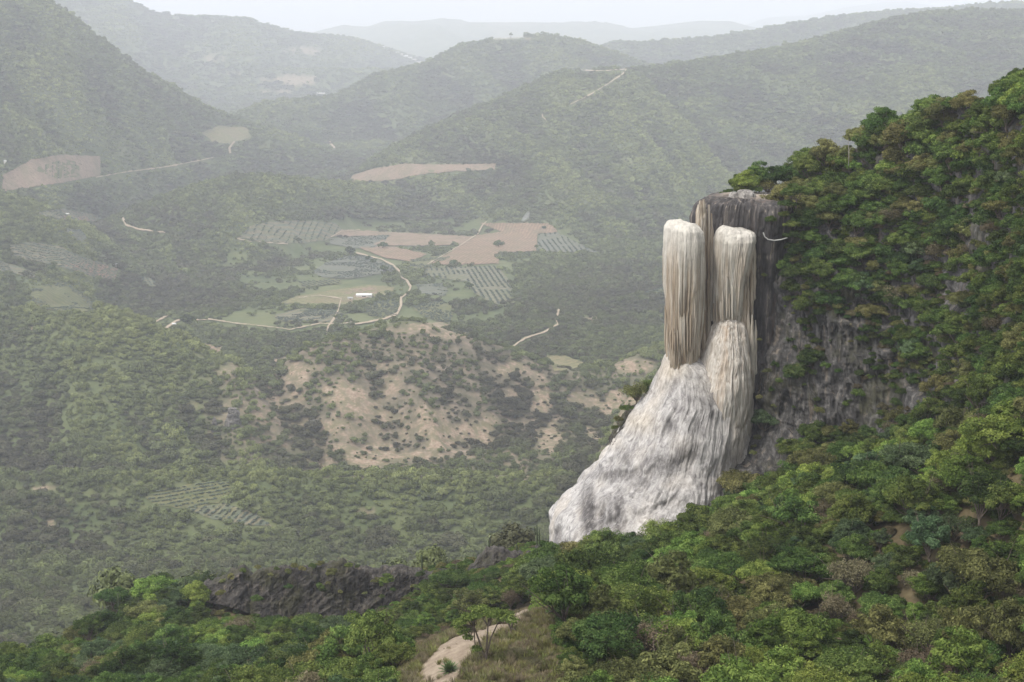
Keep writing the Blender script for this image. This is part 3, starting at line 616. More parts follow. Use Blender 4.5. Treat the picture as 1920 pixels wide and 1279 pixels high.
def d_flow(X, Y, Z, th, v, a, b):
    V = v * 18.0; u = th * 5.0 + .6 * fbm(th * 3, V / 4, 1.0, 3)
    rib = -fbm(u / .8, V / 9, 2.0, 4, .55, True); thin = -fbm(u / .25, V / 4, 6.0, 3, .6, True); lump_ = fbm(X / 2.5, Y / 2.5, Z / 4, 3)
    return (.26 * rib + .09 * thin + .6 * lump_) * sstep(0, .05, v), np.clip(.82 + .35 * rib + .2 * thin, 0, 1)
foot = W(1220, 900, 200)
wf = empty('petrified_waterfall', tuple(foot)); tag(wf, 'tall white and cream petrified waterfall of travertine hanging from the dark cliff edge', 'rock formation')
wparts = []
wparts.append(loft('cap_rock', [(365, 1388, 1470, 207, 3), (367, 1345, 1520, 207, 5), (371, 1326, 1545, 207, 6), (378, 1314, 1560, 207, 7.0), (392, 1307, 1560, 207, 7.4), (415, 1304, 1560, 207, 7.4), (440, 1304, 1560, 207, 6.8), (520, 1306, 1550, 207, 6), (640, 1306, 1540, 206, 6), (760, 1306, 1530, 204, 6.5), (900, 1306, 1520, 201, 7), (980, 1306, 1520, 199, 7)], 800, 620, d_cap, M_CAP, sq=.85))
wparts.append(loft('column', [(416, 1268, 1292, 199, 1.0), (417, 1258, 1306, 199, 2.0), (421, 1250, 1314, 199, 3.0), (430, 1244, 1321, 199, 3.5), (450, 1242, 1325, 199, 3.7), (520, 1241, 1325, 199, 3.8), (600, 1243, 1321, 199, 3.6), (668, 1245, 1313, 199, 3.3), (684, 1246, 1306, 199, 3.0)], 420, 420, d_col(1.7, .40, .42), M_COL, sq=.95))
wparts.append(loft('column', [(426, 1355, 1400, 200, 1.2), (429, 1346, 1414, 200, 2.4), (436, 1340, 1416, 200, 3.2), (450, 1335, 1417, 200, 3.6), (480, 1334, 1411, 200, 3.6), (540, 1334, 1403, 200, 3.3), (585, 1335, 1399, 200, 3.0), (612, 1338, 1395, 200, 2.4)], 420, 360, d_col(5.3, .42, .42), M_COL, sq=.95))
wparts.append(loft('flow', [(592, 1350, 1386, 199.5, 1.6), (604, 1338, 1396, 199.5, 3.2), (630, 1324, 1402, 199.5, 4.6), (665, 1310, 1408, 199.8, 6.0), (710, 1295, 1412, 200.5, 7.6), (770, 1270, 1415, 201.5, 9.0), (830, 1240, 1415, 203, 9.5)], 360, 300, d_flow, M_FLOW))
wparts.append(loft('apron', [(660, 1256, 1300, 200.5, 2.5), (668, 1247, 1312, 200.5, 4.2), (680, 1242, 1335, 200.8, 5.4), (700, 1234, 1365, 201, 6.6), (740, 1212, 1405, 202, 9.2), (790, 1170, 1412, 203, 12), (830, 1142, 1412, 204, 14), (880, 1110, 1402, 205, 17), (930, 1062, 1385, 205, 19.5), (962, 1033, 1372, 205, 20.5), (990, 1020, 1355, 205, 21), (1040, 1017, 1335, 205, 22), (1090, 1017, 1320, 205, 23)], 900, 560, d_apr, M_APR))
# thin hanging ribs between and beside the columns
mb = MB()
for x, y0, y1, D, r in [(1323, 392, 640, 200.6, .22), (1329, 384, 640, 200.2, .20), (1334, 400, 600, 200.6, .16), (1317, 430, 655, 201, .25), (1398, 560, 690, 198.6, .25), (1404, 575, 720, 198.3, .2), (1411, 590, 735, 198, .22), (1417, 600, 700, 198.2, .16), (1392, 560, 640, 198.8, .2), (1320, 560, 660, 199.6, .3), (1314, 376, 440, 199.9, .30), (1319, 374, 450, 199.8, .26), (1309, 384, 424, 200.1, .24), (1414, 440, 560, 200.0, .22), (1409, 470, 600, 199.6, .2), (1403, 500, 610, 199.2, .2)]:
    yy = np.linspace(y0, y1, 26); pts = W(x + 1.5 * fbm(yy / 40, x + 0 * yy, 0, 2), yy, D + .3 * fbm(yy / 50, x * 1.3 + 0 * yy, 0, 2)); mb.tube(pts, r * 1.35 * (.5 + .6 * sstep(0, .3, np.linspace(0, 1, 26))) * (1 + .35 * fbm(yy / 12, x + 0 * yy, 2., 2)), 7)
for k_ in range(64):
    if k_ % 5 in (1, 2, 4): continue
    left = k_ < 38; x = 1248 + 66 * (k_ / 37) if left else 1340 + 54 * ((k_ - 38) / 25); x += rng.normal() * 1.2
    yb = (664 if left else 598) + rng.normal() * 7; y0 = yb - rng.uniform(35, 90); dc = 199 if left else 200; hw = 37 if left else 30; cx_ = 1281 if left else 1367
    rr_ = max(0, 1 - ((x - cx_) / hw) ** 2) ** .5; D = dc - (3.6 if left else 3.1) * rr_ + .05; yy = np.linspace(y0, yb, 14)
    mb.tube(W(x + 1.0 * fbm(yy / 25, k_ * 3.1 + 0 * yy, 0, 2), yy, D), rng.uniform(.10, .24) * np.array([.4, .7, .9, 1, 1, 1, .95, .9, .85, .8, .7, .6, .4, .15]), 7)
rb = mb.mesh('drapery', M_COL); rb_at = rb.attributes.new('cav', 'FLOAT', 'POINT'); rb_at.data.foreach_set('value', np.full(len(rb.vertices), .6, np.float32))
wparts.append(link('drapery', rb))
for o in wparts: o.parent = wf; o.matrix_parent_inverse = wf.matrix_world.inverted(); o.location = tuple(-foot)
tag(wparts[1], 'longer left column with a pale dome top'); tag(wparts[2], 'shorter right column under the dark cap')

def lump(name, levels, mat, amp=.5, n=120, scale=1.2, label=None, cat=None, group=None):
    def f(X, Y, Z, th, v, a, b):
        d = amp * (fbm(X / scale, Y / scale, Z / scale, 5, .55, True) * .7 + .5 * fbm(X / scale / 3, Y / scale / 3, Z / scale / 3, 3)) * np.minimum(1, a)
        return d * sstep(0, .06, v), np.clip(.5 + d, 0, 1)
    o = loft(name, levels, n, n, f, mat); return tag(o, label, cat, group)
lump('rock_ledge', [(758, 1196, 1222, 207, 1), (775, 1177, 1225, 207, 3), (800, 1160, 1220, 207, 4), (828, 1146, 1210, 207, 5), (850, 1150, 1200, 207, 5)], M_CRAG, .8, 160, 1.6, 'dark mossy rock ledge bulging out left of the white apron', 'rock')
lump('rim_mound', [(356, 1389, 1402, 204, .6), (358, 1385, 1410, 204, 1.2), (364, 1382, 1416, 204, 1.5), (372, 1380, 1418, 204, 1.8)], M_BOUL, .25, 60, .6, 'round pale mineral mound on the rim of the waterfall, the right one', 'rock')
lump('rim_mound', [(360, 1371, 1378, 204, .4), (362, 1369, 1383, 204, .8), (370, 1366, 1386, 204, 1.1)], M_BOUL, .25, 60, .6, 'smaller pale mineral mound on the rim of the waterfall, the left one', 'rock')
lump('cliff_boulder', [(652, 1660, 1670, 189, .8), (657, 1648, 1678, 189, 1.4), (664, 1646, 1680, 189, 1.6), (671, 1652, 1672, 189, 1.2)], M_CLIFF, .4, 60, .9, 'grey boulder lodged among agaves on the cliff face', 'rock')
for kk_, (x, y, s) in enumerate(sorted(((1072, 1034, 10), (1098, 1044, 7), (1028, 1062, 8), (1118, 1028, 9), (1052, 1046, 6), (1140, 1050, 6)))):
    q = pick(x, y + 6, 150.)[0]; D = q[1]
    lump('pale_boulder', [(y - s * .8, x - s * .3, x + s * .3, D, .3), (y - s * .5, x - s * .9, x + s * .8, D, s * .06), (y, x - s * 1.1, x + s, D, s * .08), (y + s * 1.4, x - s, x + s, D, s * .08)], M_BOUL, .4, 40, .7,
         ['first', 'second', 'third', 'fourth', 'fifth', 'sixth'][kk_] + ' from left of the pale boulders among bushes under the white apron', 'boulder', 'pale boulders at the foot of the apron')

# crags of the rock ridge below the valley
def crag(name, top, bot, D0, thick, label, n=420, m=150, seed=0.):
    top = np.array(top, float); bot = np.array(bot, float)
    px = np.linspace(top[0, 0], top[-1, 0], n); ty = np.interp(px, top[:, 0], top[:, 1]) + 7 * fbm(px / 16, seed + 0 * px, 0, 4, .6, True); by = np.interp(px, bot[:, 0], bot[:, 1])
    v = np.linspace(0, 1, m)[:, None]; py = by + (ty - by) * v
    ends = sstep(0, .04, (px - px[0]) / (px[-1] - px[0])) * sstep(0, .04, (px[-1] - px) / (px[-1] - px[0]))
    D = D0 - thick * (1 - v) ** .8 * .8 * ends - 0 * px; k = D / F; X = (px - 960) * k; Z = -(py - 100) * k
    rot = X * .8 + Z * .6; rz = -X * .6 + Z * .8
    dd = .75 * fbm(rot / 4.5, rz / 1.9, seed, 5, .6, True) - .8 * fbm(X / 2.6, Z / 4.5, seed + 3, 5, .62, True) + 1.4 * fbm(X / 7, Z / 7, seed + 9, 4)
    D = D - dd * (.25 + .75 * ends) * sstep(1.0, .86, v + 0 * px) - .2 * dd
    A = W(np.broadcast_to(px, py.shape), py, D)
    for j, (dy, dz) in enumerate(((1.0, -.1), (2.5, -.6), (5, -3), (8, -9), (11, -18))):
        b = A[m - 1].copy(); b[:, 1] += dy * ends + .2; b[:, 2] += dz + .5 * fbm(b[:, 0], b[:, 1], 0, 3); A = np.concatenate([A, b[None]])
    return tag(link(name, mesh_np(name, A, grid_faces(A.shape[0], n)[:, ::-1], M_CRAG)), label, 'rock outcrop')
crag('rock_ridge', [(366, 1098), (400, 1088), (425, 1080), (440, 1066), (455, 1062), (470, 1078), (490, 1068), (505, 1064), (530, 1060), (560, 1064), (620, 1056), (640, 1052), (680, 1062), (740, 1062), (770, 1068), (800, 1072), (860, 1074)],
     [(366, 1125), (420, 1135), (500, 1160), (580, 1200), (660, 1200), (740, 1190), (790, 1160), (860, 1120)], 217, 5, 'long jagged dark rock ridge standing between the near trees and the valley')
crag('rock_crag', [(876, 1066), (890, 1052), (905, 1038), (912, 1028), (945, 1026), (958, 1034), (985, 1036), (1000, 1030), (1020, 1018), (1040, 1014)],
     [(876, 1090), (905, 1095), (930, 1090), (960, 1080), (1000, 1070), (1040, 1060)], 214, 3, 'small dark rock crag at the left foot of the white apron', 160, 80, 4.)
# twin spires and outcrop on the dry hill
def hillrock(px, py, h, wd, label):
    q = pick(px, py, 500.)[0]; D = q[1]
    lump('rock_spire', [(py - h, px - wd * .25, px + wd * .25, D, .5), (py - h * .7, px - wd * .5, px + wd * .6, D, wd * .1), (py - h * .3, px - wd * .8, px + wd * .7, D, wd * .2), (py + h * .4, px - wd, px + wd, D, wd * .3)], M_SPIRE, 2.2, 60, 2.5, label, 'rock')
hillrock(402, 806, 24, 5, 'thin pale rock spire at the left foot of the dry hill')
hillrock(436, 800, 36, 17, 'broad broken rock outcrop beside the thin spire on the dry hill')
hillrock(585, 800, 12, 14, 'low rock outcrop half way up the dry hill, left of the bare soil')

# pipe and branch
mb = MB(); pp = [(1431, 436), (1434, 444), (1440, 449), (1452, 451), (1464, 449.5), (1476, 446)]
mb.tube([W(x, y, 197.4) for x, y in pp], .085, 8); tag(link('hose', mb.mesh('hose', M_PIPE)), 'white plastic hose hanging in a loop across the dark cliff wall', 'hose')

# ------------------------------------------------------------------ foliage
def crown_arrays(seed, R=2.2, H=2.6, nl=34, nleaf=110, ls=.24, flat=.8, spread=1.0, lobr=(.26, .44), base=1.4, shell=.55, nj=.55):
    g = np.random.default_rng(seed)
    u = g.normal(size=(nl, 3)); u[:, 2] = np.abs(u[:, 2]) * 1.0 - .25; u /= np.linalg.norm(u, axis=1)[:, None]
    rad = (g.uniform(shell, 1, nl) * np.where(g.random(nl) < .2, 1.18, 1))[:, None]; u[:, 2] *= g.uniform(.75, 1.25, nl)
    ec = 1 + .22 * np.sin(np.arctan2(u[:, 1], u[:, 0]) * 2 + seed)[:, None]
    c = u * rad * np.array([R * .78, R * .78, H * .42]) * np.c_[ec, ec, np.ones(nl)] + [0, 0, base + H * .42]
    lr = g.uniform(*lobr, nl) * R
    li = np.repeat(np.arange(nl), nleaf)
    d = g.normal(size=(len(li), 3)); d[:, 2] = d[:, 2] * .8 + .35; d /= np.linalg.norm(d, axis=1)[:, None]
    p = c[li] + d * lr[li][:, None] * g.uniform(.55, 1.12, len(li))[:, None] * np.array([spread, spread, flat])
    nrm = d + g.normal(size=d.shape) * nj; nrm[:, 2] += .35; nrm /= np.linalg.norm(nrm, axis=1)[:, None]
    t = np.cross(nrm, g.normal(size=d.shape)); t /= np.linalg.norm(t, axis=1)[:, None]; b = np.cross(nrm, t)
    L = ls * g.uniform(.6, 1.35, len(li))[:, None]
    V = np.stack([p - t * L, p - b * L * .42 + nrm * L * .12, p + t * L, p + b * L * .42 + nrm * L * .12], 1)
    Fq = np.arange(len(li) * 4).reshape(-1, 4)
    tint = np.clip(.5 + .24 * g.normal(size=nl)[li] + .24 * g.normal(size=len(li)), 0, 1)
    return V.reshape(-1, 3), Fq, np.repeat(tint, 4), c
def limbs(c, seed, base=1.4, r0=.13, lean=.15, n=9):
    g = np.random.default_rng(seed); mb = MB(); fork = np.array([g.normal() * lean, g.normal() * lean, base * .75])
    mb.tube([(0, 0, -.5), (0, 0, 0), fork * .5 + [g.normal() * .04, g.normal() * .04, 0], fork], [r0 * 1.5, r0 * 1.15, r0 * .95, r0 * .8], 7)
    for i in g.permutation(len(c))[:n]:
        e = c[i]; mid = fork + (e - fork) * .5 + g.normal(size=3) * .15 + [0, 0, -.1]
        mb.tube([fork - [0, 0, .08], fork * .7 + mid * .3, mid, e], [r0 * .6, r0 * .48, r0 * .33, r0 * .1], 5)
        for q in range(2):
            e2 = e + g.normal(size=3) * .6; mb.tube([mid, (mid + e2) / 2 + g.normal(size=3) * .08, e2], [r0 * .26, r0 * .17, r0 * .06], 4)
    return mb
SHAPES = {
 'round':  dict(R=2.2, H=2.7, nl=58, nleaf=215, ls=.105, base=1.1, flat=.6, lobr=(.15, .30)),
 'spread': dict(R=2.7, H=2.0, nl=64, nleaf=190, ls=.10, base=1.9, flat=.5, lobr=(.12, .26)),
 'loose':  dict(R=2.1, H=3.1, nl=46, nleaf=170, ls=.11, base=1.3, flat=.7, lobr=(.13, .26), shell=.4),
 'shrub':  dict(R=1.5, H=1.5, nl=34, nleaf=190, ls=.095, base=.2, lobr=(.18, .36), flat=.7),
 'wispy':  dict(R=1.9, H=2.4, nl=32, nleaf=110, ls=.09, base=.9, lobr=(.24, .42), shell=.4),
}
PROTO = {}; PMESH = {}
def proto(shape, col, var=0):
    key = (shape, col, var)
    if key not in PMESH:
        sd = (list(SHAPES).index(shape) + 1) * 101 + var * 13; V, Fq, ti, c = crown_arrays(sd, **SHAPES[shape])
        cm = mesh_np('crown', V, Fq, LEAF[col], False, {'tint': ti})
        bm_ = limbs(c, sd + 5, SHAPES[shape]['base'], .13 if shape != 'shrub' else .05, n=8 if shape != 'wispy' else 20).mesh('trunk', M_BARK if col != 'brown' else M_BARK)
        PMESH[key] = (cm, bm_)
    return PMESH[key]
COLW = ['mid', 'bright', 'dark', 'blue', 'olive', 'brown']

def geo_scatter(name, pts, sc_, rz, idx, coll, kind='stuff', lush=None):
    me = bpy.data.meshes.new(name); me.vertices.add(len(pts)); me.vertices.foreach_set('co', np.asarray(pts, np.float32).ravel())
    a = me.attributes.new('sc', 'FLOAT_VECTOR', 'POINT'); a.data.foreach_set('vector', np.asarray(sc_, np.float32).ravel())
    a = me.attributes.new('rz', 'FLOAT_VECTOR', 'POINT'); r3 = np.zeros((len(pts), 3), np.float32); r3[:, 2] = rz; a.data.foreach_set('vector', r3.ravel())
    a = me.attributes.new('idx', 'INT', 'POINT'); a.data.foreach_set('value', np.asarray(idx, np.int32))
    if lush is not None: a = me.attributes.new('lush', 'FLOAT', 'POINT'); a.data.foreach_set('value', np.asarray(lush, np.float32))
    o = link(name, me); o['kind'] = kind
    t = bpy.data.node_groups.new(name, 'GeometryNodeTree')
    t.interface.new_socket('Geometry', in_out='INPUT', socket_type='NodeSocketGeometry'); t.interface.new_socket('Geometry', in_out='OUTPUT', socket_type='NodeSocketGeometry')
    gi = t.nodes.new('NodeGroupInput'); gq = t.nodes.new('NodeGroupOutput'); ip = t.nodes.new('GeometryNodeInstanceOnPoints'); ci = t.nodes.new('GeometryNodeCollectionInfo')
    ci.inputs[0].default_value = coll; ci.inputs[1].default_value = True; ci.inputs[2].default_value = True
    def na(n, ty): q = t.nodes.new('GeometryNodeInputNamedAttribute'); q.data_type = ty; q.inputs[0].default_value = n; return q.outputs[0]
    ip.inputs['Pick Instance'].default_value = True
    t.links.new(gi.outputs[0], ip.inputs['Points']); t.links.new(ci.outputs[0], ip.inputs['Instance']); t.links.new(na('idx', 'INT'), ip.inputs['Instance Index'])
    t.links.new(na('rz', 'FLOAT_VECTOR'), ip.inputs['Rotation']); t.links.new(na('sc', 'FLOAT_VECTOR'), ip.inputs['Scale']); t.links.new(ip.outputs[0], gq.inputs[0])
    md = o.modifiers.new('scatter', 'NODES'); md.node_group = t; return o

# valley canopy: thousands of small crowns
vc = bpy.data.collections.new('valley_crowns'); NV = 8
for k in range(NV):
    V, Fq, ti, c = crown_arrays(900 + k, R=2.6, H=3.2, nl=8 + k % 4, nleaf=26, ls=.62, lobr=(.36, .58), base=.1, shell=.3, nj=.22)
    vc.objects.link(bpy.data.objects.new('valley_crown_%02d' % k, mesh_np('valley_crown', V, Fq, M_VAL, False, {'tint': ti})))
def valley_points():
    out = []
    s = 4.2                                       # world grid, near part of the valley
    gx, gy = np.meshgrid(np.arange(-720, 720, s), np.arange(225, 1500, s)); X = gx.ravel() + rng.uniform(-.5, .5, gx.size) * s; Y = gy.ravel() + rng.uniform(-.5, .5, gx.size) * s
    ok = (np.abs(X / Y) < .46); X, Y = X[ok], Y[ok]; out.append((X, Y, np.full(len(X), 1.0)))
    dl = .0027                                    # log-polar grid, far part: fewer, broader clumps
    gt, gl = np.meshgrid(np.arange(-.43, .43, dl), np.arange(math.log(1500), math.log(7600), dl)); t = gt.ravel() + rng.uniform(-.5, .5, gt.size) * dl; ly = gl.ravel() + rng.uniform(-.5, .5, gt.size) * dl
    Y = np.exp(ly); out.append((t * Y, Y, np.maximum(Y * dl / 4.3, 1)))
    X = np.concatenate([q[0] for q in out]); Y = np.concatenate([q[1] for q in out]); S = np.concatenate([q[2] for q in out])
    yc = np.interp(X / Y, CREST_T, CREST_Y); ok = Y > yc + 2; X, Y, S = X[ok], Y[ok], S[ok]
    Z = ground_z(X, Y); px, py = P(X, Y, Z); ok = visible(X, Y, Z + 4 * S, 3 + 4 * F / Y) & (px > -260) & (px < 2100) & (py < 1400); X, Y, S, Z, px, py = X[ok], Y[ok], S[ok], Z[ok], px[ok], py[ok]
    keep = np.ones(len(X), bool)
    ptop = P(X, Y, Z + 3.0 * S ** .55)[1]; pmid = .5 * (py + ptop); hedge = rng.random(len(X)) < .30
    for _, poly in FIELDS: keep &= ~inpoly(px, py, poly) & (~(inpoly(px, ptop, poly) | inpoly(px, pmid, poly)) | hedge)
    for poly in ROADP: keep &= ~(inpoly(px, py, poly) | inpoly(px, pmid, poly) | (inpoly(px, ptop, poly) & ~hedge))
    farm = inpoly(px, py, FARM); keep &= ~farm | (rng.random(len(X)) < sstep(-.25, .35, fbm(X / 60, Y / 60, 3.1, 3)) * .9)
    b = bareness(X, Y, Z); keep &= rng.random(len(X)) > b * .62; small = b > .3
    dens = fbm(X / 45, Y / 45, 5.0, 3); keep &= rng.random(len(X)) > np.where(dens < -.35, .35, .03)
    hl = np.exp(-(((px - 740) / 330) ** 2 + ((py - 760) / 130) ** 2)) * (Y > 800) * (Y < 1050)
    keep &= ~((hl > .25) & (fbm(X / 16, Y / 16, 8.8, 4) > .22) & (rng.random(len(X)) < .6))
    dh = onhill(px, py, Y); keep &= ~((dh > .4) & (rng.random(len(X)) < .22 * sstep(.25, -.25, fbm(X / 30, Y / 30, 2.8, 3))))
    X, Y, S, Z, px, py, small = X[keep], Y[keep], S[keep], Z[keep], px[keep], py[keep], small[keep]
    far3 = (Y > 4600) & (px < 860) & (rng.random(len(X)) < .35)
    ok = ~far3; X, Y, S, Z, px, py, small = X[ok], Y[ok], S[ok], Z[ok], px[ok], py[ok], small[ok]
    size = 1.0 * S * np.clip(np.exp(rng.normal(-.02, .36, len(X))), .35, 2.1) * (1 + .35 * fbm(X / 70, Y / 70, 6.6, 3))
    hl = np.exp(-(((px - 740) / 330) ** 2 + ((py - 760) / 130) ** 2)) * (Y > 800) * (Y < 1050)
    size *= np.where(hl > .25, .95, 1) * np.where(small, rng.uniform(.3, .75, len(X)), 1)
    zs = size * rng.uniform(.75, 1.25, len(X)) * np.where(Y > 1500, (1 / np.maximum(S, 1)) ** .45, 1)
    r1 = np.maximum(Y * .022, 16); t_ = X / Y
    cz = (ground_z(X + r1, Y) + ground_z(X - r1, Y) + ground_z(X, Y + r1) + ground_z(X, Y - r1)) / 4 - ground_z(X, Y)      # > 0 in a gully
    gul = np.clip(cz / (r1 * .09), -1, 1)
    reg = np.exp(-(((px - 180) / 330) ** 2 + ((py - 700) / 120) ** 2)) * (Y < 1050) * .20 - sstep(.1, .5, hl) * .13 + .16 * np.exp(-(((px - 100) / 260) ** 2 + ((py - 1120) / 110) ** 2)) - .34 * np.exp(-(((px - 370) / 130) ** 2 + ((py - 560) / 32) ** 2)) * (Y > 1020) - .30 * np.exp(-(((px - 560) / 90) ** 2 + ((py - 655) / 45) ** 2)) * (Y > 985) - .12 * np.exp(-(((px - 950) / 260) ** 2 + ((py - 960) / 60) ** 2))
    asp = np.clip((ground_z(X + r1, Y) - ground_z(X - r1, Y)) / (2 * r1) * 1.2, -.5, .5)
    lush = .50 + reg - .26 * gul + .34 * fbm(X / 150, Y / 200, 2.0, 4) + .20 * fbm(X / 35, Y / 35, 5.0, 3) - .12 * asp
    size *= 1 + .25 * np.clip(gul, -.6, 1)
    lush = np.where(Y < 420, .22 + .35 * (lush - .3), lush)
    return np.c_[X, Y, Z - .2], np.c_[size, size, zs], lush
vp, vs, vl = valley_points()
vn = bpy.data.collections.new('valley_near_crowns')
for k in range(NV):
    V, Fq, ti, c = crown_arrays(940 + k, R=2.6, H=3.2, nl=20 + k % 4, nleaf=85, ls=.24, lobr=(.24, .42), base=.1, shell=.35, nj=.4)
    vn.objects.link(bpy.data.objects.new('valley_near_crown_%02d' % k, mesh_np('valley_crown', V, Fq, M_VAL, False, {'tint': ti})))
vm = bpy.data.collections.new('valley_mid_crowns')
for k in range(NV):
    V, Fq, ti, c = crown_arrays(960 + k, R=2.5, H=3.0, nl=11 + k % 5, nleaf=64, ls=.33, lobr=(.30, .50), base=.1, shell=.3, nj=.38)
    vm.objects.link(bpy.data.objects.new('valley_mid_crown_%02d' % k, mesh_np('valley_crown', V, Fq, M_VAL, False, {'tint': ti})))
for a, b, nm in ((0, 620, 'nearer_woodland'), (620, 1500, 'woodland'), (1500, 1e9, 'far_woodland')):
    m_ = (vp[:, 1] >= a) & (vp[:, 1] < b); o = geo_scatter(nm, vp[m_], vs[m_], rng.uniform(0, 6.28, m_.sum()), rng.integers(0, NV, m_.sum()), vn if b < 700 else vm if b < 1e8 else vc, lush=vl[m_])
    tag(o, 'dense green scrub forest covering the ' + ('valley just beyond the rock ridge' if b < 700 else 'valley floor and dry hill' if b < 1e9 else 'far mountainsides and ridges'), 'forest')
print('valley crowns', len(vp))
# planted rows of agave in the fields
ac = bpy.data.collections.new('row_plants')
m_row = leaf_mat('leaf_agave_rows', (.085, .115, .085), (.125, .160, .120), (.17, .20, .15))
for k in range(3):
    V, Fq, ti, c = crown_arrays(980 + k, R=1.5, H=1.5, nl=6, nleaf=22, ls=.40, lobr=(.4, .6), base=.0, shell=.3, nj=.5); ac.objects.link(bpy.data.objects.new('row_plant_%d' % k, mesh_np('row_plant', V, Fq, m_row, False, {'tint': ti})))
AX, AY = [], []
for q_, (kind, poly) in enumerate(FIELDS):
    if kind not in ('agave', 'agave2', 'green'): continue
    w3 = pick([p_[0] for p_ in poly], [p_[1] for p_ in poly]); cx_, cy_ = w3[:, 0].mean(), w3[:, 1].mean(); hw_ = max(np.ptp(w3[:, 0]), np.ptp(w3[:, 1])) * .75; ang_ = q_ * .8
    rs_ = max(3.6, cy_ * .0038); u_, v_ = np.meshgrid(np.arange(-hw_, hw_, rs_), np.arange(-hw_, hw_, rs_ * .42)); u_ = u_ + rng.uniform(-.08, .08, u_.shape) * rs_; v_ = v_ + rng.uniform(-.4, .4, u_.shape) * rs_ * .42
    x_ = cx_ + u_ * math.cos(ang_) - v_ * math.sin(ang_); y_ = cy_ + u_ * math.sin(ang_) + v_ * math.cos(ang_); x_, y_ = x_.ravel(), y_.ravel(); g_ = (y_ > 600); x_, y_ = x_[g_], y_[g_]
    a_, b_ = P(x_, y_, ground_z(x_, y_)); ok = inpoly(a_, b_, poly) & (fbm(x_ / 30, y_ / 30, q_, 3) > -.22) & (rng.random(len(x_)) < .85); AX.append(x_[ok]); AY.append(y_[ok])
AX = np.concatenate(AX); AY = np.concatenate(AY); n = len(AX); ss_ = rng.uniform(.6, 1.1, n) * np.where(AY < 1100, .75, np.maximum(1, AY / 1900)); print('row plants', n)
o = geo_scatter('agave_rows', np.c_[AX, AY, ground_z(AX, AY) + .0006 * AY], np.c_[ss_, ss_, ss_ * .6], rng.uniform(0, 6.28, n), rng.integers(0, 3, n), ac); tag(o, 'blue-grey agave plants growing in rows on the valley fields', 'crop')

# near slope and cliff: candidate plants, then the 300 showing largest become individuals
cand = []   # x, y, z, scale, shape, colour, region, nx
def colour_at(X, Y, Z, px, py):
    n = fbm(X / 13, Y / 13, 6.0 + Z / 13, 3); r = random.random()
    if px > 1700 and 770 < py < 990 and r < .5: return 'bright'
    if py > 1150 and px > 1000:
        return 'bright' if r < .34 else 'olive' if r < .62 else 'mid' if r < .86 else 'brown' if r < .93 else 'dark'
    if n > .22: return 'bright' if r < .55 else 'mid'
    if n < -.25: return 'dark' if r < .55 else 'blue'
    return 'mid' if r < .46 else 'dark' if r < .60 else 'blue' if r < .71 else 'bright' if r < .84 else 'olive' if r < .95 else 'brown'
s = 2.6
gx, gy = np.meshgrid(np.arange(-120, 120, s), np.arange(44, 270, s)); X = gx.ravel() + rng.uniform(-.42, .42, gx.size) * s; Y = gy.ravel() + rng.uniform(-.42, .42, gx.size) * s
yc = np.interp(X / Y, CREST_T, CREST_Y); ok = (X / Y > -.44) & (X / Y < .62) & (Y < yc + 4); X, Y = X[ok], Y[ok]; Z = ground_z(X, Y); px, py = P(X, Y, Z)
mD = np.where(px > 1290, massif_D(np.clip(px, 1300, 2500), py), 1e9)
apx = np.interp(py, [660, 740, 830, 930, 990, 1040, 1090], [1247, 1212, 1142, 1062, 1020, 1017, 1017])
ok = ~inpoly(px, py, CLEAR) & (py < 1640) & (px > -220) & (px < 2480) & ~((px > 1290) & (Y > mD - 1.0) & (py < 990)) & ~((Y > 181 + np.clip((px - 1250) * .03, 0, 8)) & (px > apx - 12) & (px < 1500) & (py < 1010 + 0 * px)) & ~((Y > 183) & (px > 1005) & (px < 1350))
ridge = ((px > 390) & (px < 770) & (Y > 200)) | ((px > 865) & (px < 1012) & (Y > 186)) | ((px > 770) & (px < 870) & (Y > 206)); ok &= ~ridge
for x, y, z, a, b in zip(X[ok], Y[ok], Z[ok], px[ok], py[ok]):
    n = vnoise(x / 9, y / 9, 2.); r = random.random()
    sh = 'round' if r < .36 else 'spread' if r < .58 else 'loose' if r < .76 else 'shrub' if r < .90 else 'wispy'
    if a > 1000 and b > 1180 and r < .4: sh = 'loose' if r < .2 else 'shrub'
    if a > 780 and a < 1060 and b > 1205: sh = 'shrub'
    cl = colour_at(x, y, z, a, b)
    if cl == 'brown': sh = 'wispy'
    sc0 = float(np.clip(.79 + .27 * random.gauss(0, 1) + .2 * float(n), .55, 1.5))
    if b > 1380: sc0 *= .8
    if 700 < a < 900 and b > 1190: sc0 *= .7
    cand.append([x, y, z - .15, sc0, sh, cl, 'slope'])
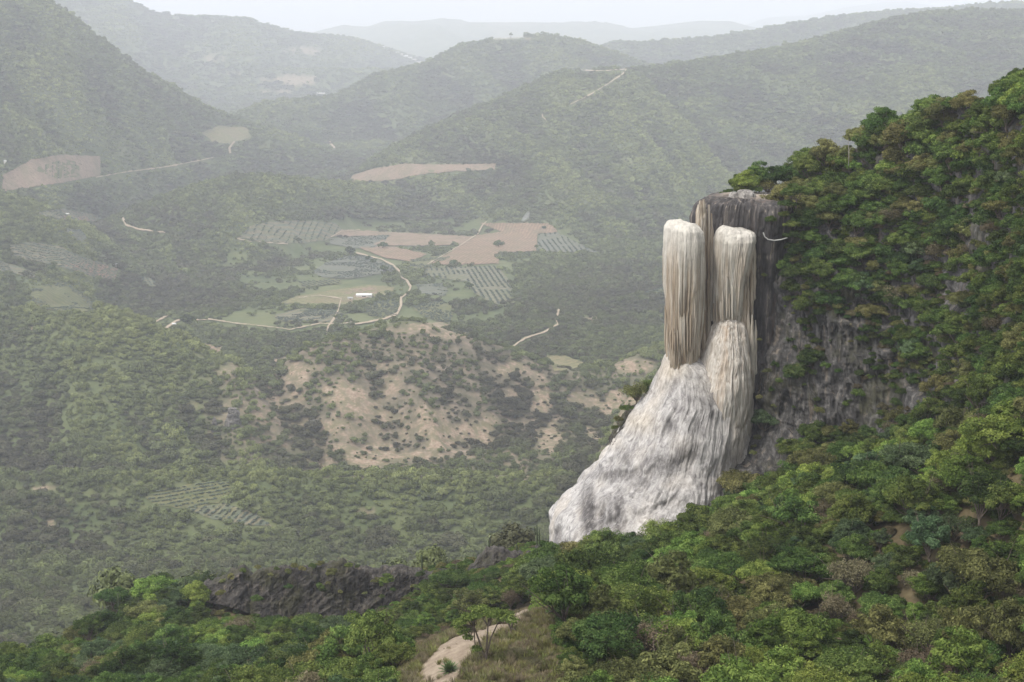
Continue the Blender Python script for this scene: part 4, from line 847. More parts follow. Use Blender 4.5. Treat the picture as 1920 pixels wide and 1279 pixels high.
# shrubs on the cliff
st_ = 25
gx, gy = np.meshgrid(np.arange(1440, 2470, st_), np.arange(0, 960, st_)); qx = gx.ravel() + rng.uniform(-.5, .5, gx.size) * st_; qy = gy.ravel() + rng.uniform(-.5, .5, gx.size) * st_
VEG_LX = np.interp(qy, [360, 400, 440, 500, 560, 640, 720, 800, 860, 960], [1476, 1448, 1470, 1475, 1474, 1486, 1500, 1520, 1480, 1440])
keepp = np.where(qx < VEG_LX, .05, .94)
for poly, k in (([(1535, 600), (1560, 590), (1625, 600), (1650, 680), (1640, 730), (1560, 720), (1500, 740), (1510, 660)], .08), ([(1480, 740), (1560, 700), (1640, 720), (1720, 720), (1750, 770), (1660, 800), (1590, 815), (1500, 850), (1420, 880)], .02), ([(1660, 530), (1790, 530), (1790, 600), (1700, 600)], .35), ([(1815, 410), (1850, 410), (1850, 460), (1815, 455)], .1), ([(1890, 220), (1930, 220), (1930, 300), (1890, 290)], .3), ([(1465, 470), (1525, 480), (1545, 700), (1480, 720)], .22), ([(1640, 610), (1740, 600), (1850, 700), (1760, 740), (1660, 700)], .40)):
    keepp = np.where(inpoly(qx, qy, poly), k, keepp)
ok = (qy > np.interp(qx, TOPX, TOPY) + 3) & (qy < np.interp(qx, BOTX, BOTY) - 5) & (rng.random(len(qx)) < keepp)
mq = massif_D(qx[ok], qy[ok]); Wq = W(qx[ok], qy[ok], mq + .3)
for q, a, b in zip(Wq, qx[ok], qy[ok]):
    r = random.random(); n = float(fbm(q[0] / 12, q[2] / 12, 2., 3)); skyl = b < np.interp(a, TOPX, TOPY) + 28
    hi = b < np.interp(a, TOPX, TOPY) + 120
    sh = 'shrub' if r < .5 else 'round' if r < .85 or hi else 'loose' if r < .92 else 'spread'
    cl = ('bright' if r < .3 else 'mid' if r < .75 else 'olive') if hi else ('dark' if r < .46 else 'mid' if r < .80 else 'blue' if r < .83 else 'olive' if r < .96 else 'brown')
    if n > .3 and not hi: cl = 'mid'
    if cl == 'brown': sh = 'wispy'
    sc0 = random.uniform(.85, 1.4) * (1.0 if sh != 'shrub' else 1.4); sc0 *= .88 if not hi else 1.0
    cand.append([q[0], q[1], q[2] - .5 * sc0, sc0, sh, cl, 'cliff'])
# plants with a fixed place: x, y of the foot in the photo, depth, scale, shape, colour
SPEC = [(1366, 367, 210, .6, 'shrub', 'dark'), (1358, 368, 210, .5, 'shrub', 'mid'), (1392, 366, 209, .9, 'shrub', 'mid'), (1412, 365, 209, .9, 'shrub', 'mid'), (1484, 372, 198, .8, 'shrub', 'mid'), (1476, 392, 197.5, .8, 'shrub', 'dark'), (1470, 410, 197.5, .7, 'shrub', 'mid'), (1482, 430, 197.5, .8, 'shrub', 'mid'), (1492, 385, 198, .9, 'round', 'mid'), (1484, 450, 197.5, .8, 'shrub', 'dark'), (1385, 366, 212, .75, 'round', 'mid'), (1402, 365, 210, .95, 'round', 'bright'), (1422, 364, 212, .95, 'loose', 'mid'), (1438, 364, 211, .75, 'wispy', 'olive'), (1462, 364, 211, 1.0, 'round', 'dark'), (1478, 360, 213, 1.15, 'round', 'dark'), (1494, 362, 211, 1.25, 'round', 'dark'), (1512, 338, 212, 1.2, 'round', 'mid'), (1535, 325, 212, 1.1, 'round', 'mid'),
        (1895, 192, 178, 1.0, 'round', 'dark'), (1925, 186, 177, 1.1, 'round', 'dark'), (1912, 190, 176, 1.1, 'round', 'mid'), (1870, 200, 184, .8, 'loose', 'mid'),
        (1192, 762, 205, 1.15, 'wispy', 'olive'), (1214, 748, 206, .8, 'wispy', 'dark'), (1176, 772, 205, .7, 'shrub', 'mid'), (1158, 792, 205, .55, 'shrub', 'olive'), (1152, 806, 205, .45, 'shrub', 'mid'), (1222, 735, 206, .7, 'wispy', 'mid'),
        (1445, 420, 199, .75, 'shrub', 'dark'), (1432, 520, 198, .35, 'shrub', 'mid'), (1424, 640, 196, .3, 'shrub', 'olive'), (1440, 700, 195, .5, 'shrub', 'olive'), (1424, 750, 194, .45, 'shrub', 'olive'), (1412, 855, 190, .45, 'shrub', 'olive'), (1460, 720, 194, .5, 'shrub', 'mid'), (1535, 775, 187, .6, 'shrub', 'olive'),
        (600, 1104, 212, .5, 'shrub', 'mid'), (540, 1075, 215, .5, 'shrub', 'olive'), (620, 1080, 214, .7, 'shrub', 'olive'), (790, 1082, 214, .6, 'shrub', 'dark'), (820, 1080, 213, .6, 'shrub', 'olive'), (480, 1130, 206, .7, 'shrub', 'mid'), (600, 1062, 217, .5, 'shrub', 'olive'), (725, 1105, 210, .7, 'loose', 'bright'), (415, 1118, 208, .55, 'shrub', 'olive'), (985, 1050, 210, .45, 'shrub', 'olive'), (860, 1078, 212, .55, 'shrub', 'olive')]
for k_, x in enumerate(range(1016, 1262, 12)):
    D_ = 180.5 - (k_ % 3) * 1.5; X_ = (x - 960) / F * D_ * 1.07; g_z = float(ground_z(np.array([X_]), np.array([D_]))[0]); pz = W(x, 1500, D_); q = P(X_, D_, g_z)
    SPEC.append((x, float(q[1]) - 3 - (k_ * 7 % 5) * 3, D_, .80 + (k_ * 5 % 7) * .07 + (.35 if k_ < 4 else 0), 'shrub' if k_ % 3 else 'wispy', ('mid', 'olive', 'bright', 'dark')[k_ % 4]))
for x, D_, q0 in ((1016, 181, 1.3), (1034, 179, 1.5), (1056, 177.5, 1.35), (1080, 178, 1.5), (1106, 177, 1.3), (1134, 177, 1.4)):
    X_ = (x - 960) / F * D_ * 1.07; q = P(X_, D_, float(ground_z(np.array([X_]), np.array([D_]))[0])); SPEC.append((x, float(q[1]), D_, q0, 'round', 'mid' if x % 4 else 'olive'))
for k_ in range(30):
    x = 372 + k_ * 16.5 + rng.uniform(-6, 6); yt = np.interp(x, [366, 425, 450, 530, 640, 740, 860], [1098, 1080, 1062, 1060, 1054, 1062, 1074]); f_ = rng.random() ** 1.5
    SPEC.append((x, yt + 6 + f_ * 60, 216 - 4 * f_, rng.uniform(.28, .6), 'shrub', ('olive', 'mid', 'dark', 'olive')[k_ % 4]))
for x, y, D, s0, sh, cl in SPEC:
    q = W(x, y, D)
    if 330 < y < 370 and sh != 'shrub': s0 *= 1.2; q[2] -= .55 * s0
    cand.append([q[0], q[1], q[2], s0, sh, cl, 'spec'])
# screen footprint of every candidate, painted near to far
BW, BH = 480, 320; cov = np.zeros((BH, BW), bool); order = sorted(range(len(cand)), key=lambda i: cand[i][1]); area = np.zeros(len(cand)); ctr = {}
for i in order:
    x, y, z, s0, sh, cl, rg = cand[i]; S_ = SHAPES[sh]; hh = (S_['base'] + S_['H'] * .45) * s0; cx, cy = P(x, y, z + hh); rx = S_['R'] * s0 * F / y / 4; ry = S_['H'] * .55 * s0 * F / y / 4; cx /= 4; cy /= 4; ctr[i] = (cx * 4, cy * 4)
    if y > massif_D(np.array([np.clip(cx * 4, 1300, 2150)]), np.array([cy * 4]))[0] + 12 and cx * 4 > 1320 and cy * 4 > np.interp(cx * 4, TOPX, TOPY): continue
    x0, x1, y0, y1 = int(max(0, cx - rx)), int(min(BW - 1, cx + rx)), int(max(0, cy - ry)), int(min(BH - 1, cy + ry))
    if x1 <= x0 or y1 <= y0: continue
    yy, xx = np.mgrid[y0:y1 + 1, x0:x1 + 1]; e = ((xx - cx) / rx) ** 2 + ((yy - cy) / ry) ** 2 < 1
    sub = cov[y0:y1 + 1, x0:x1 + 1]; area[i] = (e & ~sub).sum(); sub |= e & (((xx - cx) / rx) ** 2 + ((yy - cy) / ry) ** 2 < .85)
isspec = np.array([c[6] == 'spec' for c in cand])
rank = np.argsort(-(area + 1e4 * isspec))
NIND = 285
ind = [i for i in rank[:NIND] if area[i] > 6 or isspec[i]]; rest = [i for i in range(len(cand)) if i not in set(ind)]
print('candidates', len(cand), 'individual', len(ind))
COLN = {'mid': 'green', 'bright': 'bright green', 'dark': 'dark green', 'blue': 'bluish green', 'olive': 'olive', 'brown': 'brown'}
SHN = {'round': 'rounded tree', 'spread': 'flat-topped tree', 'loose': 'open-crowned tree', 'shrub': 'low shrub', 'wispy': 'twiggy bush'}
KNAME = {'round': 'broadleaf_tree', 'spread': 'spreading_tree', 'loose': 'slender_tree', 'shrub': 'shrub', 'wispy': 'twiggy_bush'}
def zone(i):
    cx, cy = ctr[i]; rg = cand[i][6]; y = cand[i][1]
    if cx > 1340 and cy < 372 and cx < 1475 and y > 204: return 'on the waterfall rim', 'trees on the rim above the waterfall'
    if cx > 1440 and (rg == 'cliff' or (rg == 'spec' and cy < 860)):
        d = cy - np.interp(cx, TOPX, TOPY)
        if d < 40: return 'along the cliff skyline', 'trees along the cliff skyline'
        if cy < 500: return ('on the upper cliff, right part' if cx > 1720 else 'on the upper cliff, left part'), 'shrubs on the upper cliff'
        if cy < 800: return 'between bare rock on the cliff face', 'shrubs on the cliff face'
        return 'at the grey cliff foot', 'trees at the foot of the cliff'
    if 1110 < cx < 1240 and cy < 900: return 'on the ledge left of the apron', 'bushes beside the white apron'
    if 1395 < cx < 1480 and cy < 900: return 'on the dark wall beside the waterfall', 'tufts on the dark wall'
    if cx > 1450:
        if cy < 980: return 'just below the grey cliff', 'trees below the cliff'
        if cy < 1110: return 'midway down the right slope', 'trees midway down the right slope'
        return 'along the bottom right edge', 'plants along the bottom right edge'
    if cx > 1010:
        if cy < 1050: return 'right below the white apron', 'trees right below the apron'
        if cy < 1160: return 'on the slope under the apron', 'trees on the slope under the apron'
        return 'at the bottom, right of the path', 'plants right of the path'
    if cy < 1100 and y > 200: return 'on the dark rock ridge', 'bushes on the rock ridge'
    if cx > 640: return ('between rock ridge and sandy path' if cy < 1180 else 'beside the sandy path'), 'trees around the sandy path'
    if cy < 1190: return 'below the jagged rock ridge', 'trees below the rock ridge'
    return 'in the bottom left corner', 'trees in the bottom left corner'
ORD = ['leftmost', 'second from left', 'third from left', 'fourth from left', 'fifth from left', 'sixth from left', 'seventh from left', 'eighth from left', 'ninth from left', 'tenth from left'] + ['%dth from left' % k for k in range(11, 60)]
buckets = {}
for i in ind: buckets.setdefault((zone(i), cand[i][5], cand[i][4]), []).append(i)
first = {}
for (zg, cl, sh), lst in buckets.items():
    lst.sort(key=lambda i: ctr[i][0])
    for k, i in enumerate(lst):
        x, y, z, s0, _, _, _ = cand[i]; var = i % 2; cm, tm = proto(sh, cl, var)
        e = empty(KNAME[sh], (x, y, z), random.uniform(0, 6.28)); zs = random.uniform(.88, 1.15); e.scale = (s0, s0, s0 * zs)
        e.rotation_euler[0] = random.gauss(0, .06); e.rotation_euler[1] = random.gauss(0, .06)
        link('trunk', tm, e); link('crown', cm, e)
        lab = COLN[cl] + ' ' + SHN[sh] + (' ' if len(lst) == 1 else ', ' + ORD[k] + ' ') + zg[0]
        tag(e, lab, 'tree' if 'tree' in SHN[sh] else 'bush', zg[1])
# the others of the near woods, smaller in the picture
nc_ = bpy.data.collections.new('near_crowns'); keys = sorted({(cand[i][4], cand[i][5]) for i in rest} | {('shrub', c) for c in COLW} | {('wispy', 'brown')}); kidx = {k: n for n, k in enumerate(keys)}
for k, n in kidx.items(): nc_.objects.link(bpy.data.objects.new('near_crown_%02d' % n, proto(k[0], k[1], 0)[0]))
ra = [cand[i] for i in rest]
o = geo_scatter('near_woodland', [c[:3] for c in ra], [[c[3]] * 3 for c in ra], rng.uniform(0, 6.28, len(ra)), [kidx[(c[4], c[5])] for c in ra], nc_)
tag(o, 'mixed green trees filling the gaps of the near slope', 'forest')
# undergrowth on the near slope and small plants on the cliff
s = 1.7
gx, gy = np.meshgrid(np.arange(-110, 115, s), np.arange(44, 262, s)); X = gx.ravel() + rng.uniform(-.5, .5, gx.size) * s; Y = gy.ravel() + rng.uniform(-.5, .5, gx.size) * s
yc = np.interp(X / Y, CREST_T, CREST_Y); ok = (X / Y > -.44) & (X / Y < .60) & (Y < yc + 8); X, Y = X[ok], Y[ok]; Z = ground_z(X, Y); px, py = P(X, Y, Z)
mD = np.where(px > 1290, massif_D(np.clip(px, 1300, 2500), py), 1e9)
onp = inpoly(px, py, ribbon([(820, 1300), (828, 1240), (860, 1210), (930, 1185), (1000, 1142)], 50)) | inpoly(px, py, PATH)
clr = inpoly(px, py, CLEAR)
ok = (py < 1600) & (px > -200) & (px < 2450) & ~onp & ~((px > 1290) & (Y > mD)) & ~(clr & (rng.random(len(px)) < .45)) & ~((Y > 183) & (px > 1020) & (px < 1350))
X, Y, Z, clr, px = X[ok], Y[ok], Z[ok], clr[ok], px[ok]; n = len(X)
sc0 = rng.uniform(.4, .85, n) * np.where(clr, .55, 1)
rr = rng.random(n); nn = fbm(X / 15, Y / 15, 1.0, 3)
ix = np.array([kidx[('wispy', 'brown')] if (c and r < .8) else kidx[('shrub', 'brown')] if r < .07 else kidx[('shrub', 'olive')] if r < .30 else kidx[('shrub', 'dark')] if q < -.1 else kidx[('shrub', 'mid')] if r < .8 else kidx[('shrub', 'bright')] for r, c, q in zip(rr, clr, nn)])
o = geo_scatter('undergrowth', np.c_[X, Y, Z - .1], np.c_[sc0, sc0, sc0 * np.where(clr, .5, 1)], rng.uniform(0, 6.28, n), ix, nc_); tag(o, 'low mixed undergrowth and dry twigs between the near trees', 'undergrowth')
gcol = bpy.data.collections.new('grass_tufts')
for k_ in range(4):
    g_ = np.random.default_rng(40 + k_); nb_ = 70; a_ = g_.uniform(0, 6.28, nb_); r0_ = g_.uniform(0, .18, nb_); hh_ = g_.uniform(.18, .5, nb_); ln_ = g_.uniform(.05, .35, nb_)
    b0 = np.c_[np.cos(a_) * r0_, np.sin(a_) * r0_, 0 * a_]; tp_ = b0 + np.c_[np.cos(a_) * ln_, np.sin(a_) * ln_, hh_]; md_ = (b0 + tp_) / 2 + [0, 0, .06]; sd_ = np.c_[-np.sin(a_), np.cos(a_), 0 * a_] * .012
    V_ = np.stack([b0 - sd_, b0 + sd_, md_ + sd_, md_ - sd_, tp_], 1).reshape(-1, 3); q_ = np.arange(nb_)[:, None] * 5
    gcol.objects.link(bpy.data.objects.new('grass_tuft_%d' % k_, mesh_np('grass_tuft', V_, np.concatenate([q_ + [0, 1, 2, 3], q_ + [3, 2, 4, 4]]), LEAF['brown' if k_ < 2 else 'olive'], False, {'tint': np.repeat(g_.uniform(.3, 1, nb_), 5)})))
gn = 9000; gx = rng.uniform(-14, 8, gn); gy = rng.uniform(70, 125, gn); gz = ground_z(gx, gy); gpx, gpy = P(gx, gy, gz)
ok = (inpoly(gpx, gpy, [(740, 1330), (740, 1220), (800, 1190), (860, 1165), (940, 1140), (1010, 1120), (1060, 1150), (1080, 1260), (1080, 1330)]) & ~inpoly(gpx, gpy, PATH)) | (inpoly(gpx, gpy, PATH) & (rng.random(gn) < .008)); gx, gy, gz = gx[ok], gy[ok], gz[ok]
o = geo_scatter('dry_grass', np.c_[gx, gy, gz], np.repeat(rng.uniform(.5, 1.5, len(gx))[:, None], 3, 1), rng.uniform(0, 6.28, len(gx)), rng.integers(0, 4, len(gx)), gcol); tag(o, 'dry brownish grass and weeds on the clearing beside the sandy path', 'grass')
n = 7800; qx = rng.uniform(1405, 2440, n); qy = rng.uniform(10, 950, n)
vlx = np.interp(qy, [360, 400, 440, 500, 560, 640, 720, 800, 860, 960], [1476, 1448, 1470, 1475, 1474, 1486, 1500, 1520, 1480, 1440])
kp = np.where(qx < vlx, .10, .85)
for poly, k in (([(1535, 600), (1560, 590), (1625, 600), (1650, 680), (1640, 730), (1560, 720), (1500, 740), (1510, 660)], .25), ([(1480, 740), (1560, 700), (1640, 720), (1720, 720), (1750, 770), (1660, 800), (1590, 815), (1500, 850), (1420, 880)], .06), ([(1660, 530), (1790, 530), (1790, 600), (1700, 600)], .45), ([(1815, 410), (1850, 410), (1850, 460), (1815, 455)], .15)): kp = np.where(inpoly(qx, qy, poly), k, kp)
cl_ = fbm(qx / 40, qy / 40, 3.0, 3); ok = (qy > np.interp(qx, TOPX, TOPY) + 2) & (qy < np.interp(qx, BOTX, BOTY)) & (rng.random(n) < kp + .2 * cl_); qx, qy = qx[ok], qy[ok]
q = W(qx, qy, massif_D(qx, qy) + .1); n = len(q); rr = rng.random(n)
ix = [kidx[('shrub', 'brown')] if r < .12 else kidx[('shrub', 'olive')] if r < .32 else kidx[('shrub', 'dark')] if r < .70 else kidx[('shrub', 'mid')] for r in rr]
s0 = rng.uniform(.25, .75, n); o = geo_scatter('cliff_scrub', q - [0, 0, .15], np.c_[s0, s0, s0], rng.uniform(0, 6.28, n), ix, nc_); tag(o, 'small tufts and scrub rooted in the cracks of the cliff', 'scrub')

# umbrella-shaped tree standing by the path, with bare forking stems
def own_tree(name, foot, lobes, lsize, col, label, stems, nleaf=150, leaf=.13, br=.10):
    g = np.random.default_rng(len(label)); e = empty(name, tuple(foot)); V_, F_, T_ = [], [], []; n = 0
    for (lx, ly, lz, lr) in lobes:
        d = g.normal(size=(nleaf, 3)); d[:, 2] = np.abs(d[:, 2]) * .8 + .1; d /= np.linalg.norm(d, axis=1)[:, None]
        p = np.array([lx, ly, lz]) + d * lr * g.uniform(.5, 1.1, nleaf)[:, None] * [1, 1, .5]
        nr = d + g.normal(size=d.shape) * .6; nr /= np.linalg.norm(nr, axis=1)[:, None]; t = np.cross(nr, g.normal(size=d.shape)); t /= np.linalg.norm(t, axis=1)[:, None]; b = np.cross(nr, t); L = leaf * g.uniform(.6, 1.3, nleaf)[:, None]
        V_.append(np.stack([p - t * L, p - b * L * .45, p + t * L, p + b * L * .45], 1).reshape(-1, 3)); F_.append(np.arange(nleaf * 4).reshape(-1, 4) + n); n += nleaf * 4; T_.append(np.repeat(np.clip(.5 + .25 * g.normal(size=nleaf), 0, 1), 4))
    mb = MB()
    for st in stems: mb.tube(st[0], np.linspace(st[1], st[1] * .35, len(st[0])), 6)
    for (lx, ly, lz, lr) in lobes:
        k = min(range(len(stems)), key=lambda k: abs(stems[k][0][-1][0] - lx) + abs(stems[k][0][-1][1] - ly)); s_ = np.array(stems[k][0][-2]); e_ = np.array([lx, ly, lz])
        mb.tube([s_, (s_ + e_) / 2 + g.normal(size=3) * .1 - [0, 0, .1], e_], [br * .5, br * .35, br * .12], 5)
    link('trunk', mb.mesh('trunk', M_BARK), e); link('crown', mesh_np('crown', np.concatenate(V_), np.concatenate(F_), LEAF[col], False, {'tint': np.concatenate(T_)}), e)
    return tag(e, label, 'tree')
g_ = np.random.default_rng(3)
lob = [(a * 1.5 + g_.normal() * .12, g_.uniform(-.9, .9), 3.75 - .42 * abs(a) ** 1.6 + g_.normal() * .1, .42) for a in np.linspace(-1.25, 1.15, 26)] + [(-1.5, .2, 2.1, .4), (-1.2, -.3, 1.95, .35), (-1.75, .1, 2.6, .4), (-1.1, .4, 2.3, .3), (-.6, -.2, 1.1, .35)]; lob = [(a, b, c, d * 1.15) for a, b, c, d in lob]
fp = pick(911, 1243, 60.)[0]
own_tree('umbrella_tree', fp, lob, .4, 'mid', 'small umbrella-shaped tree with bare forking stems standing beside the sandy path', [([(0, 0, -.3), (-.1, 0, .5), (-.45, 0, 1.6), (-.8, .1, 2.6), (-1.1, 0, 3.3)], .10), ([(0, 0, -.3), (.02, 0, .7), (.1, 0, 1.8), (.15, -.1, 2.7), (.3, 0, 3.5)], .10), ([(0, 0, -.3), (.08, .05, .7), (.35, .1, 1.8), (.8, .1, 2.8), (1.2, 0, 3.4)], .08)], 170, .10)
fp = pick(958, 1192, 60.)[0]
own_tree('dry_bush', fp, [(g_.normal() * .6, g_.normal() * .4, 1.5 + g_.normal() * .25, .3) for _ in range(9)], .3, 'brown', 'little half-bare dry bush just right of the umbrella-shaped tree', [([(0, 0, -.2), (-.05, 0, .6), (-.3, 0, 1.5)], .06), ([(0, 0, -.2), (.05, 0, .6), (.35, 0, 1.5)], .06)], 26, .10)

# agaves, cacti, dead wood
def agave(foot, r, label, group=None, n=46, mat=None, seed=1):
    g = np.random.default_rng(seed); V_, F_ = [], []; k = 0
    for i in range(n):
        a = i * 2.4; el = .15 + 1.25 * (i / n); L = r * g.uniform(.8, 1.1); w0 = r * .075
        d = np.array([math.cos(a) * math.cos(el), math.sin(a) * math.cos(el), math.sin(el)]); sd = np.array([-math.sin(a), math.cos(a), 0]); up = np.cross(sd, d) * -1
        t = [(0, .5), (.35, 1.0), (.7, .7), (1, .03)]
        for u, ww in t:
            c = d * L * u - np.array([0, 0, 1]) * L * .22 * u * u; V_ += [c - sd * w0 * ww, c - up * w0 * .25 * ww, c + sd * w0 * ww]
        for q in range(3):
            for e in (0, 1): F_.append((k + q * 3 + e, k + q * 3 + e + 1, k + q * 3 + e + 4, k + q * 3 + e + 3))
        k += 12
    return tag(link('agave', mesh_np('agave', V_, F_, mat or LEAF['mid'], False), None, tuple(foot)), label, 'agave', group)
m_ag, t_, o_ = newmat('agave_leaf'); NG(t_).bsdf(o_, (.085, .125, .045), .6)
fp = pick(842, 1262, 60.)[0]; agave(fp + [0, 0, .1], 1.0, 'spiky palm-like agave standing on the sandy path at the bottom edge', n=60, mat=m_ag)
ACL = [(1672, 650, .95), (1700, 705, .6), (1655, 640, .5), (1478, 640, .9), (1492, 655, .6), (1480, 610, .5), (1690, 590, .5), (1872, 505, .8), (1760, 470, .6), (1700, 680, .5), (1556, 640, .4), (1530, 660, .4), (1800, 620, .6)]
for k, (x, y, r) in enumerate(sorted(ACL)):
    q = W(x, y, massif_D(np.array([x]), np.array([y]))[0] - .3); agave(q, r, 'green spiky agave rosette on the cliff face, ' + ORD[k] + ' of the cliff agaves', 'agaves on the cliff face', 34, m_ag, k)
def cactus(px, py, h, D, label, arms=0, k=0):
    q = W(px, py, D); mb = MB(); g = np.random.default_rng(k)
    mb.tube([(0, 0, -.8), (0, 0, 0), (.03, 0, h * .5), (g.normal() * .05, 0, h)], [.13, .13, .15, .09], 8)
    for a in range(arms):
        s_ = -1 if a % 2 else 1; z0 = h * g.uniform(.25, .5); mb.tube([(0, 0, z0), (s_ * .25, 0, z0 + .1), (s_ * .38, .05, z0 + .4), (s_ * .40, .05, z0 + h * .4)], [.08, .09, .09, .06], 6)
    tag(link('columnar_cactus', mb.mesh('columnar_cactus', M_CACT), None, tuple(q)), label, 'cactus', 'columnar cacti on the ridge')
for k, (x, y, h, D, a, lb) in enumerate([(223, 1150, 3.4, 213, 0, 'tall lone columnar cactus at the far left end of the ridge'), (251, 1124, 2.2, 216, 0, 'columnar cactus, leftmost of the four beside each other left of the ridge'), (256, 1122, 1.6, 216, 1, 'short forked columnar cactus, second of the four left of the ridge'), (266, 1120, 1.7, 216, 0, 'columnar cactus, third of the four left of the ridge'), (281, 1118, 1.6, 216, 0, 'columnar cactus, last of the four left of the ridge'), (348, 1102, 1.6, 216, 1, 'branched columnar cactus just before the left end of the ridge'),
                                        (556, 1062, 1.3, 219, 0, 'thin columnar cactus rising from the top of the jagged ridge'), (791, 1066, 2.4, 219, 0, 'columnar cactus right of the jagged ridge against the valley'), (917, 1026, 1.1, 216, 0, 'small columnar cactus on top of the small crag'), (969, 1036, 1.4, 216, 0, 'columnar cactus between the small crag and the white apron'), (1007, 1014, 2.6, 212, 2, 'branched columnar cactus touching the left edge of the white apron'), (1011, 1016, 2.0, 211, 0, 'single columnar cactus nearest the left edge of the white apron')]):
    cactus(x, y, h, D, lb, a, k)
mb = MB(); a, b = W(1487, 953, 168), W(1532, 986, 164); mid = (a + b) / 2 + [0, 0, .25]
mb.tube([a, (a + mid) / 2, mid, b], [.05, .08, .10, .09], 6); mb.tube([mid, mid + [.5, -.2, .7]], [.05, .02], 5); tag(link('dead_branch', mb.mesh('dead_branch', M_BARKW)), 'pale dead branch sticking out of the treetops below the cliff', 'branch')
for (x0, y0, x1, y1, D, lb) in ((1840, 728, 1846, 755, 158, 'thin pale dead stem standing among trees right of the grey cliff'), (1590, 262, 1591, 310, 200, 'thin pale bare stem in the shrubs near the cliff skyline'), (1745, 1010, 1752, 985, 115, 'pale bare twig above the trees midway down the right slope')):
    mb = MB(); a, b = W(x0, y0, D), W(x1, y1, D); mb.tube([a, a * .5 + b * .5 + [.1, 0, .05], b], [.04, .05, .06], 5); mb.tube([a * .5 + b * .5, a * .6 + b * .4 + [.5, 0, .5]], [.03, .015], 4)
    tag(link('dead_branch', mb.mesh('dead_branch', M_BARKW)), lb, 'branch')

# lone trees in the valley fields
LONE = [(935, 464, 9, 'dark round tree standing alone in the ploughed field'), (718, 466, 9, 'dark tree between the small fields, left of the ploughed field'), (656, 478, 10, 'tall dark tree at the upper corner of the blue agave field'), (352, 612, 15, 'big dark round tree beside the farm houses'), (880, 542, 8, 'dark tree at the left tip of the lower agave field'), (1027, 592, 7, 'small tree left of the winding valley track'), (98, 508, 8, 'small tree inside the striped field on the left'), (690, 488, 6, 'small tree at the head of the dirt road'), (700, 494, 7, 'low tree just left of the dirt road bend'),
        (1020, 430, 5, 'small bush at the top edge of the ploughed field'), (850, 500, 9, 'round tree clump right of the dirt road bend'), (720, 510, 8, 'tree in the right corner of the blue agave field'), (560, 455, 6, 'small tree on the lower edge of the upper agave field'), (270, 338, 6, 'small tree under the long track on the left')]
for x, y, wd, lb in LONE:
    q = pick(x, y, 500.)[0]; s0 = wd * q[1] / F / 2.6; k = int(x) % NV
    e = empty('field_tree', tuple(q)); mb = MB(); mb.tube([(0, 0, -1), (0, 0, 1.2), (.1, .1, 2.4)], [.3, .22, .12], 6); link('trunk', mb.mesh('trunk', M_BARK), e)
    V, Fq, ti, c = crown_arrays(70 + k, R=2.6, H=3.8, nl=24, nleaf=70, ls=.36, lobr=(.30, .48), base=.5, shell=.3); link('crown', mesh_np('crown', V, Fq, LEAF['dark'], False, {'tint': ti}), e); e.scale = (s0, s0, s0 * .9); tag(e, lb, 'tree')
q = pick(958, 72, 3000.)[0]; q = W(958, 71, 4190); e = empty('hilltop_tree', tuple(q)); mb = MB(); mb.tube([(0, 0, -4), (0, 0, 6), (.5, 0, 10)], [.9, .7, .4], 6); link('trunk', mb.mesh('trunk', M_BARK), e)
V, Fq, ti, c = crown_arrays(77, R=5.5, H=9, nl=12, nleaf=30, ls=1.2, base=5); link('crown', mesh_np('crown', V, Fq, LEAF['dark'], False, {'tint': ti}), e); tag(e, 'single tree standing on the far flat hilltop against the pale distance', 'tree')

# buildings of the valley
def house(px, py, wpx, hh, dep, roofm, label, cat='house', group=None, rz=0.0, ymin=500., shed=False):
    q = pick(px, py, ymin)[0]; wd = wpx * q[1] / F; e = empty('farm_house' if not shed else 'farm_shed', tuple(q), rz)
    mb = MB(); mb.box(-wd / 2, wd / 2, -dep / 2, dep / 2, -2, hh); link('wall', mb.mesh('wall', M_PLAST, False), e)
    mb = MB(); o_ = .4; z1 = hh + .02; rh = .12 * dep
    V = [(-wd / 2 - o_, -dep / 2 - o_, z1), (wd / 2 + o_, -dep / 2 - o_, z1), (wd / 2 + o_, 0, z1 + rh), (-wd / 2 - o_, 0, z1 + rh), (-wd / 2 - o_, dep / 2 + o_, z1), (wd / 2 + o_, dep / 2 + o_, z1), (-wd / 2 - o_, -dep / 2 - o_, z1 + .15), (wd / 2 + o_, -dep / 2 - o_, z1 + .15), (wd / 2 + o_, 0, z1 + rh + .15), (-wd / 2 - o_, 0, z1 + rh + .15), (-wd / 2 - o_, dep / 2 + o_, z1 + .15), (wd / 2 + o_, dep / 2 + o_, z1 + .15)]
    mb.add(V, [(0, 3, 2, 1), (3, 4, 5, 2), (6, 7, 8, 9), (9, 8, 11, 10), (0, 1, 7, 6), (4, 10, 11, 5), (1, 2, 8, 7), (2, 5, 11, 8), (0, 6, 9, 3), (3, 9, 10, 4)]); link('roof', mb.mesh('roof', roofm, False), e)
    if not shed or wpx > 15:
        mb = MB(); mb.box(-wd * .12, wd * .12, -dep / 2 - .06, -dep / 2 - .003, 0, hh * .72); link('door', mb.mesh('door', M_DARK, False), e)
    return tag(e, label, cat, group)
house(683, 557, 29, 2.6, 9, M_WHITE, 'long white-roofed farm shed in the middle of the valley fields', 'shed', rz=.04, shed=True)
house(657, 562, 9, 2.2, 4, M_TIN, 'tiny pale hut just left of the long white-roofed shed', 'hut')
house(125, 404, 8, 2.2, 5, M_WHITE, 'small white-roofed hut by the upper left fields', 'hut')
house(216, 499, 6, 2.2, 4, M_WHITE, 'small white hut at the right corner of the striped field', 'hut')
house(327, 611, 6, 2.2, 4, M_WHITE, 'small white hut on the track left of the big dark tree', 'hut')
house(346, 600, 6, 2.4, 4, M_WHITE, 'small white-roofed farm house behind the big dark tree', 'house')
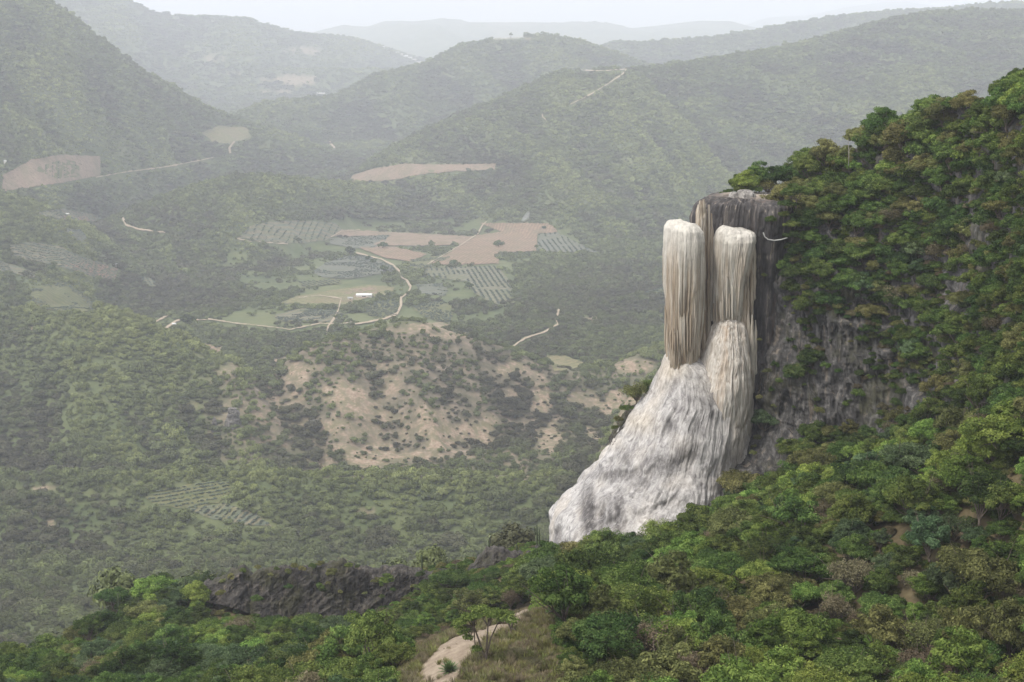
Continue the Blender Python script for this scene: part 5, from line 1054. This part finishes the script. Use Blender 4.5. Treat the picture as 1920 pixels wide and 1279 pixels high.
house(357, 601, 7, 2.4, 4, M_WHITE, 'farm house with white roof right behind the big dark tree', 'house')
house(7, 306, 8, 3, 6, M_WHITE, 'white hut at the left picture edge above the bare field', 'hut')
house(600, 178, 18, 6, 14, M_WHITE, 'distant white-roofed barn on the far valley floor', 'barn', ymin=4000.)
for x, y in [(705, 108), (718, 104), (726, 112), (735, 107), (744, 115), (752, 103), (760, 110), (768, 116), (776, 106), (785, 112), (793, 104), (802, 113), (812, 108), (822, 105), (690, 112), (715, 116), (838, 102), (848, 106), (1110, 72), (1122, 78), (1245, 60), (1258, 62), (1270, 60)]:
    q = W(x, y, 7300 if x < 1000 else 9500); s0 = random.uniform(9, 15); z0 = float(ground_z(np.array([q[0]]), np.array([q[1]]))[0]); mb = MB(); mb.box(-s0, s0, -s0 * .7, s0 * .7, -3, 6); mb.add([(-s0 - 1, -s0 * .7 - 1, 6.1), (s0 + 1, -s0 * .7 - 1, 6.1), (s0 + 1, 0, 9), (-s0 - 1, 0, 9), (s0 + 1, s0 * .7 + 1, 6.1), (-s0 - 1, s0 * .7 + 1, 6.1)], [(0, 1, 2, 3), (3, 2, 4, 5)])
    tag(link('town_house', mb.mesh('town_house', M_WHITE if random.random() < .6 else M_PLAST, False), None, (q[0], q[1], z0)), 'tiny pale house of the far town below the horizon ridges', 'house', 'houses of the far town')
# smoke of a field fire
m, t, o = newmat('smoke'); vol = t.nodes.new('ShaderNodeVolumePrincipled'); vol.inputs['Color'].default_value = (.97, .97, 1, 1); vol.inputs['Density'].default_value = .05; t.links.new(vol.outputs[0], o.inputs['Volume'])
q = pick(978, 419, 500.)[0]; mb = MB(); mb.tube([(0, 0, -1), (2, 0, 4), (7, 2, 9), (10, 3, 16)], [1.5, 3.5, 4.5, 3.0], 10)
tag(link('smoke', mb.mesh('smoke', m), None, tuple(q)), 'faint white smoke plume rising at the top edge of the ploughed field', 'smoke', kind='stuff')

# ------------------------------------------------------------------ haze
hz = MB(); hz.box(-13000, 13000, -300, 25500, -420, 900)
m, t, o = newmat('haze'); vol = t.nodes.new('ShaderNodeVolumePrincipled'); vol.inputs['Color'].default_value = (.865, .90, 1.0, 1); vol.inputs['Density'].default_value = HAZE_DENSITY
vol.inputs['Anisotropy'].default_value = .1; t.links.new(vol.outputs[0], o.inputs['Volume'])
tag(link('haze', hz.mesh('haze', m, False)), 'pale blue-white haze filling the whole valley', 'haze', kind='stuff')
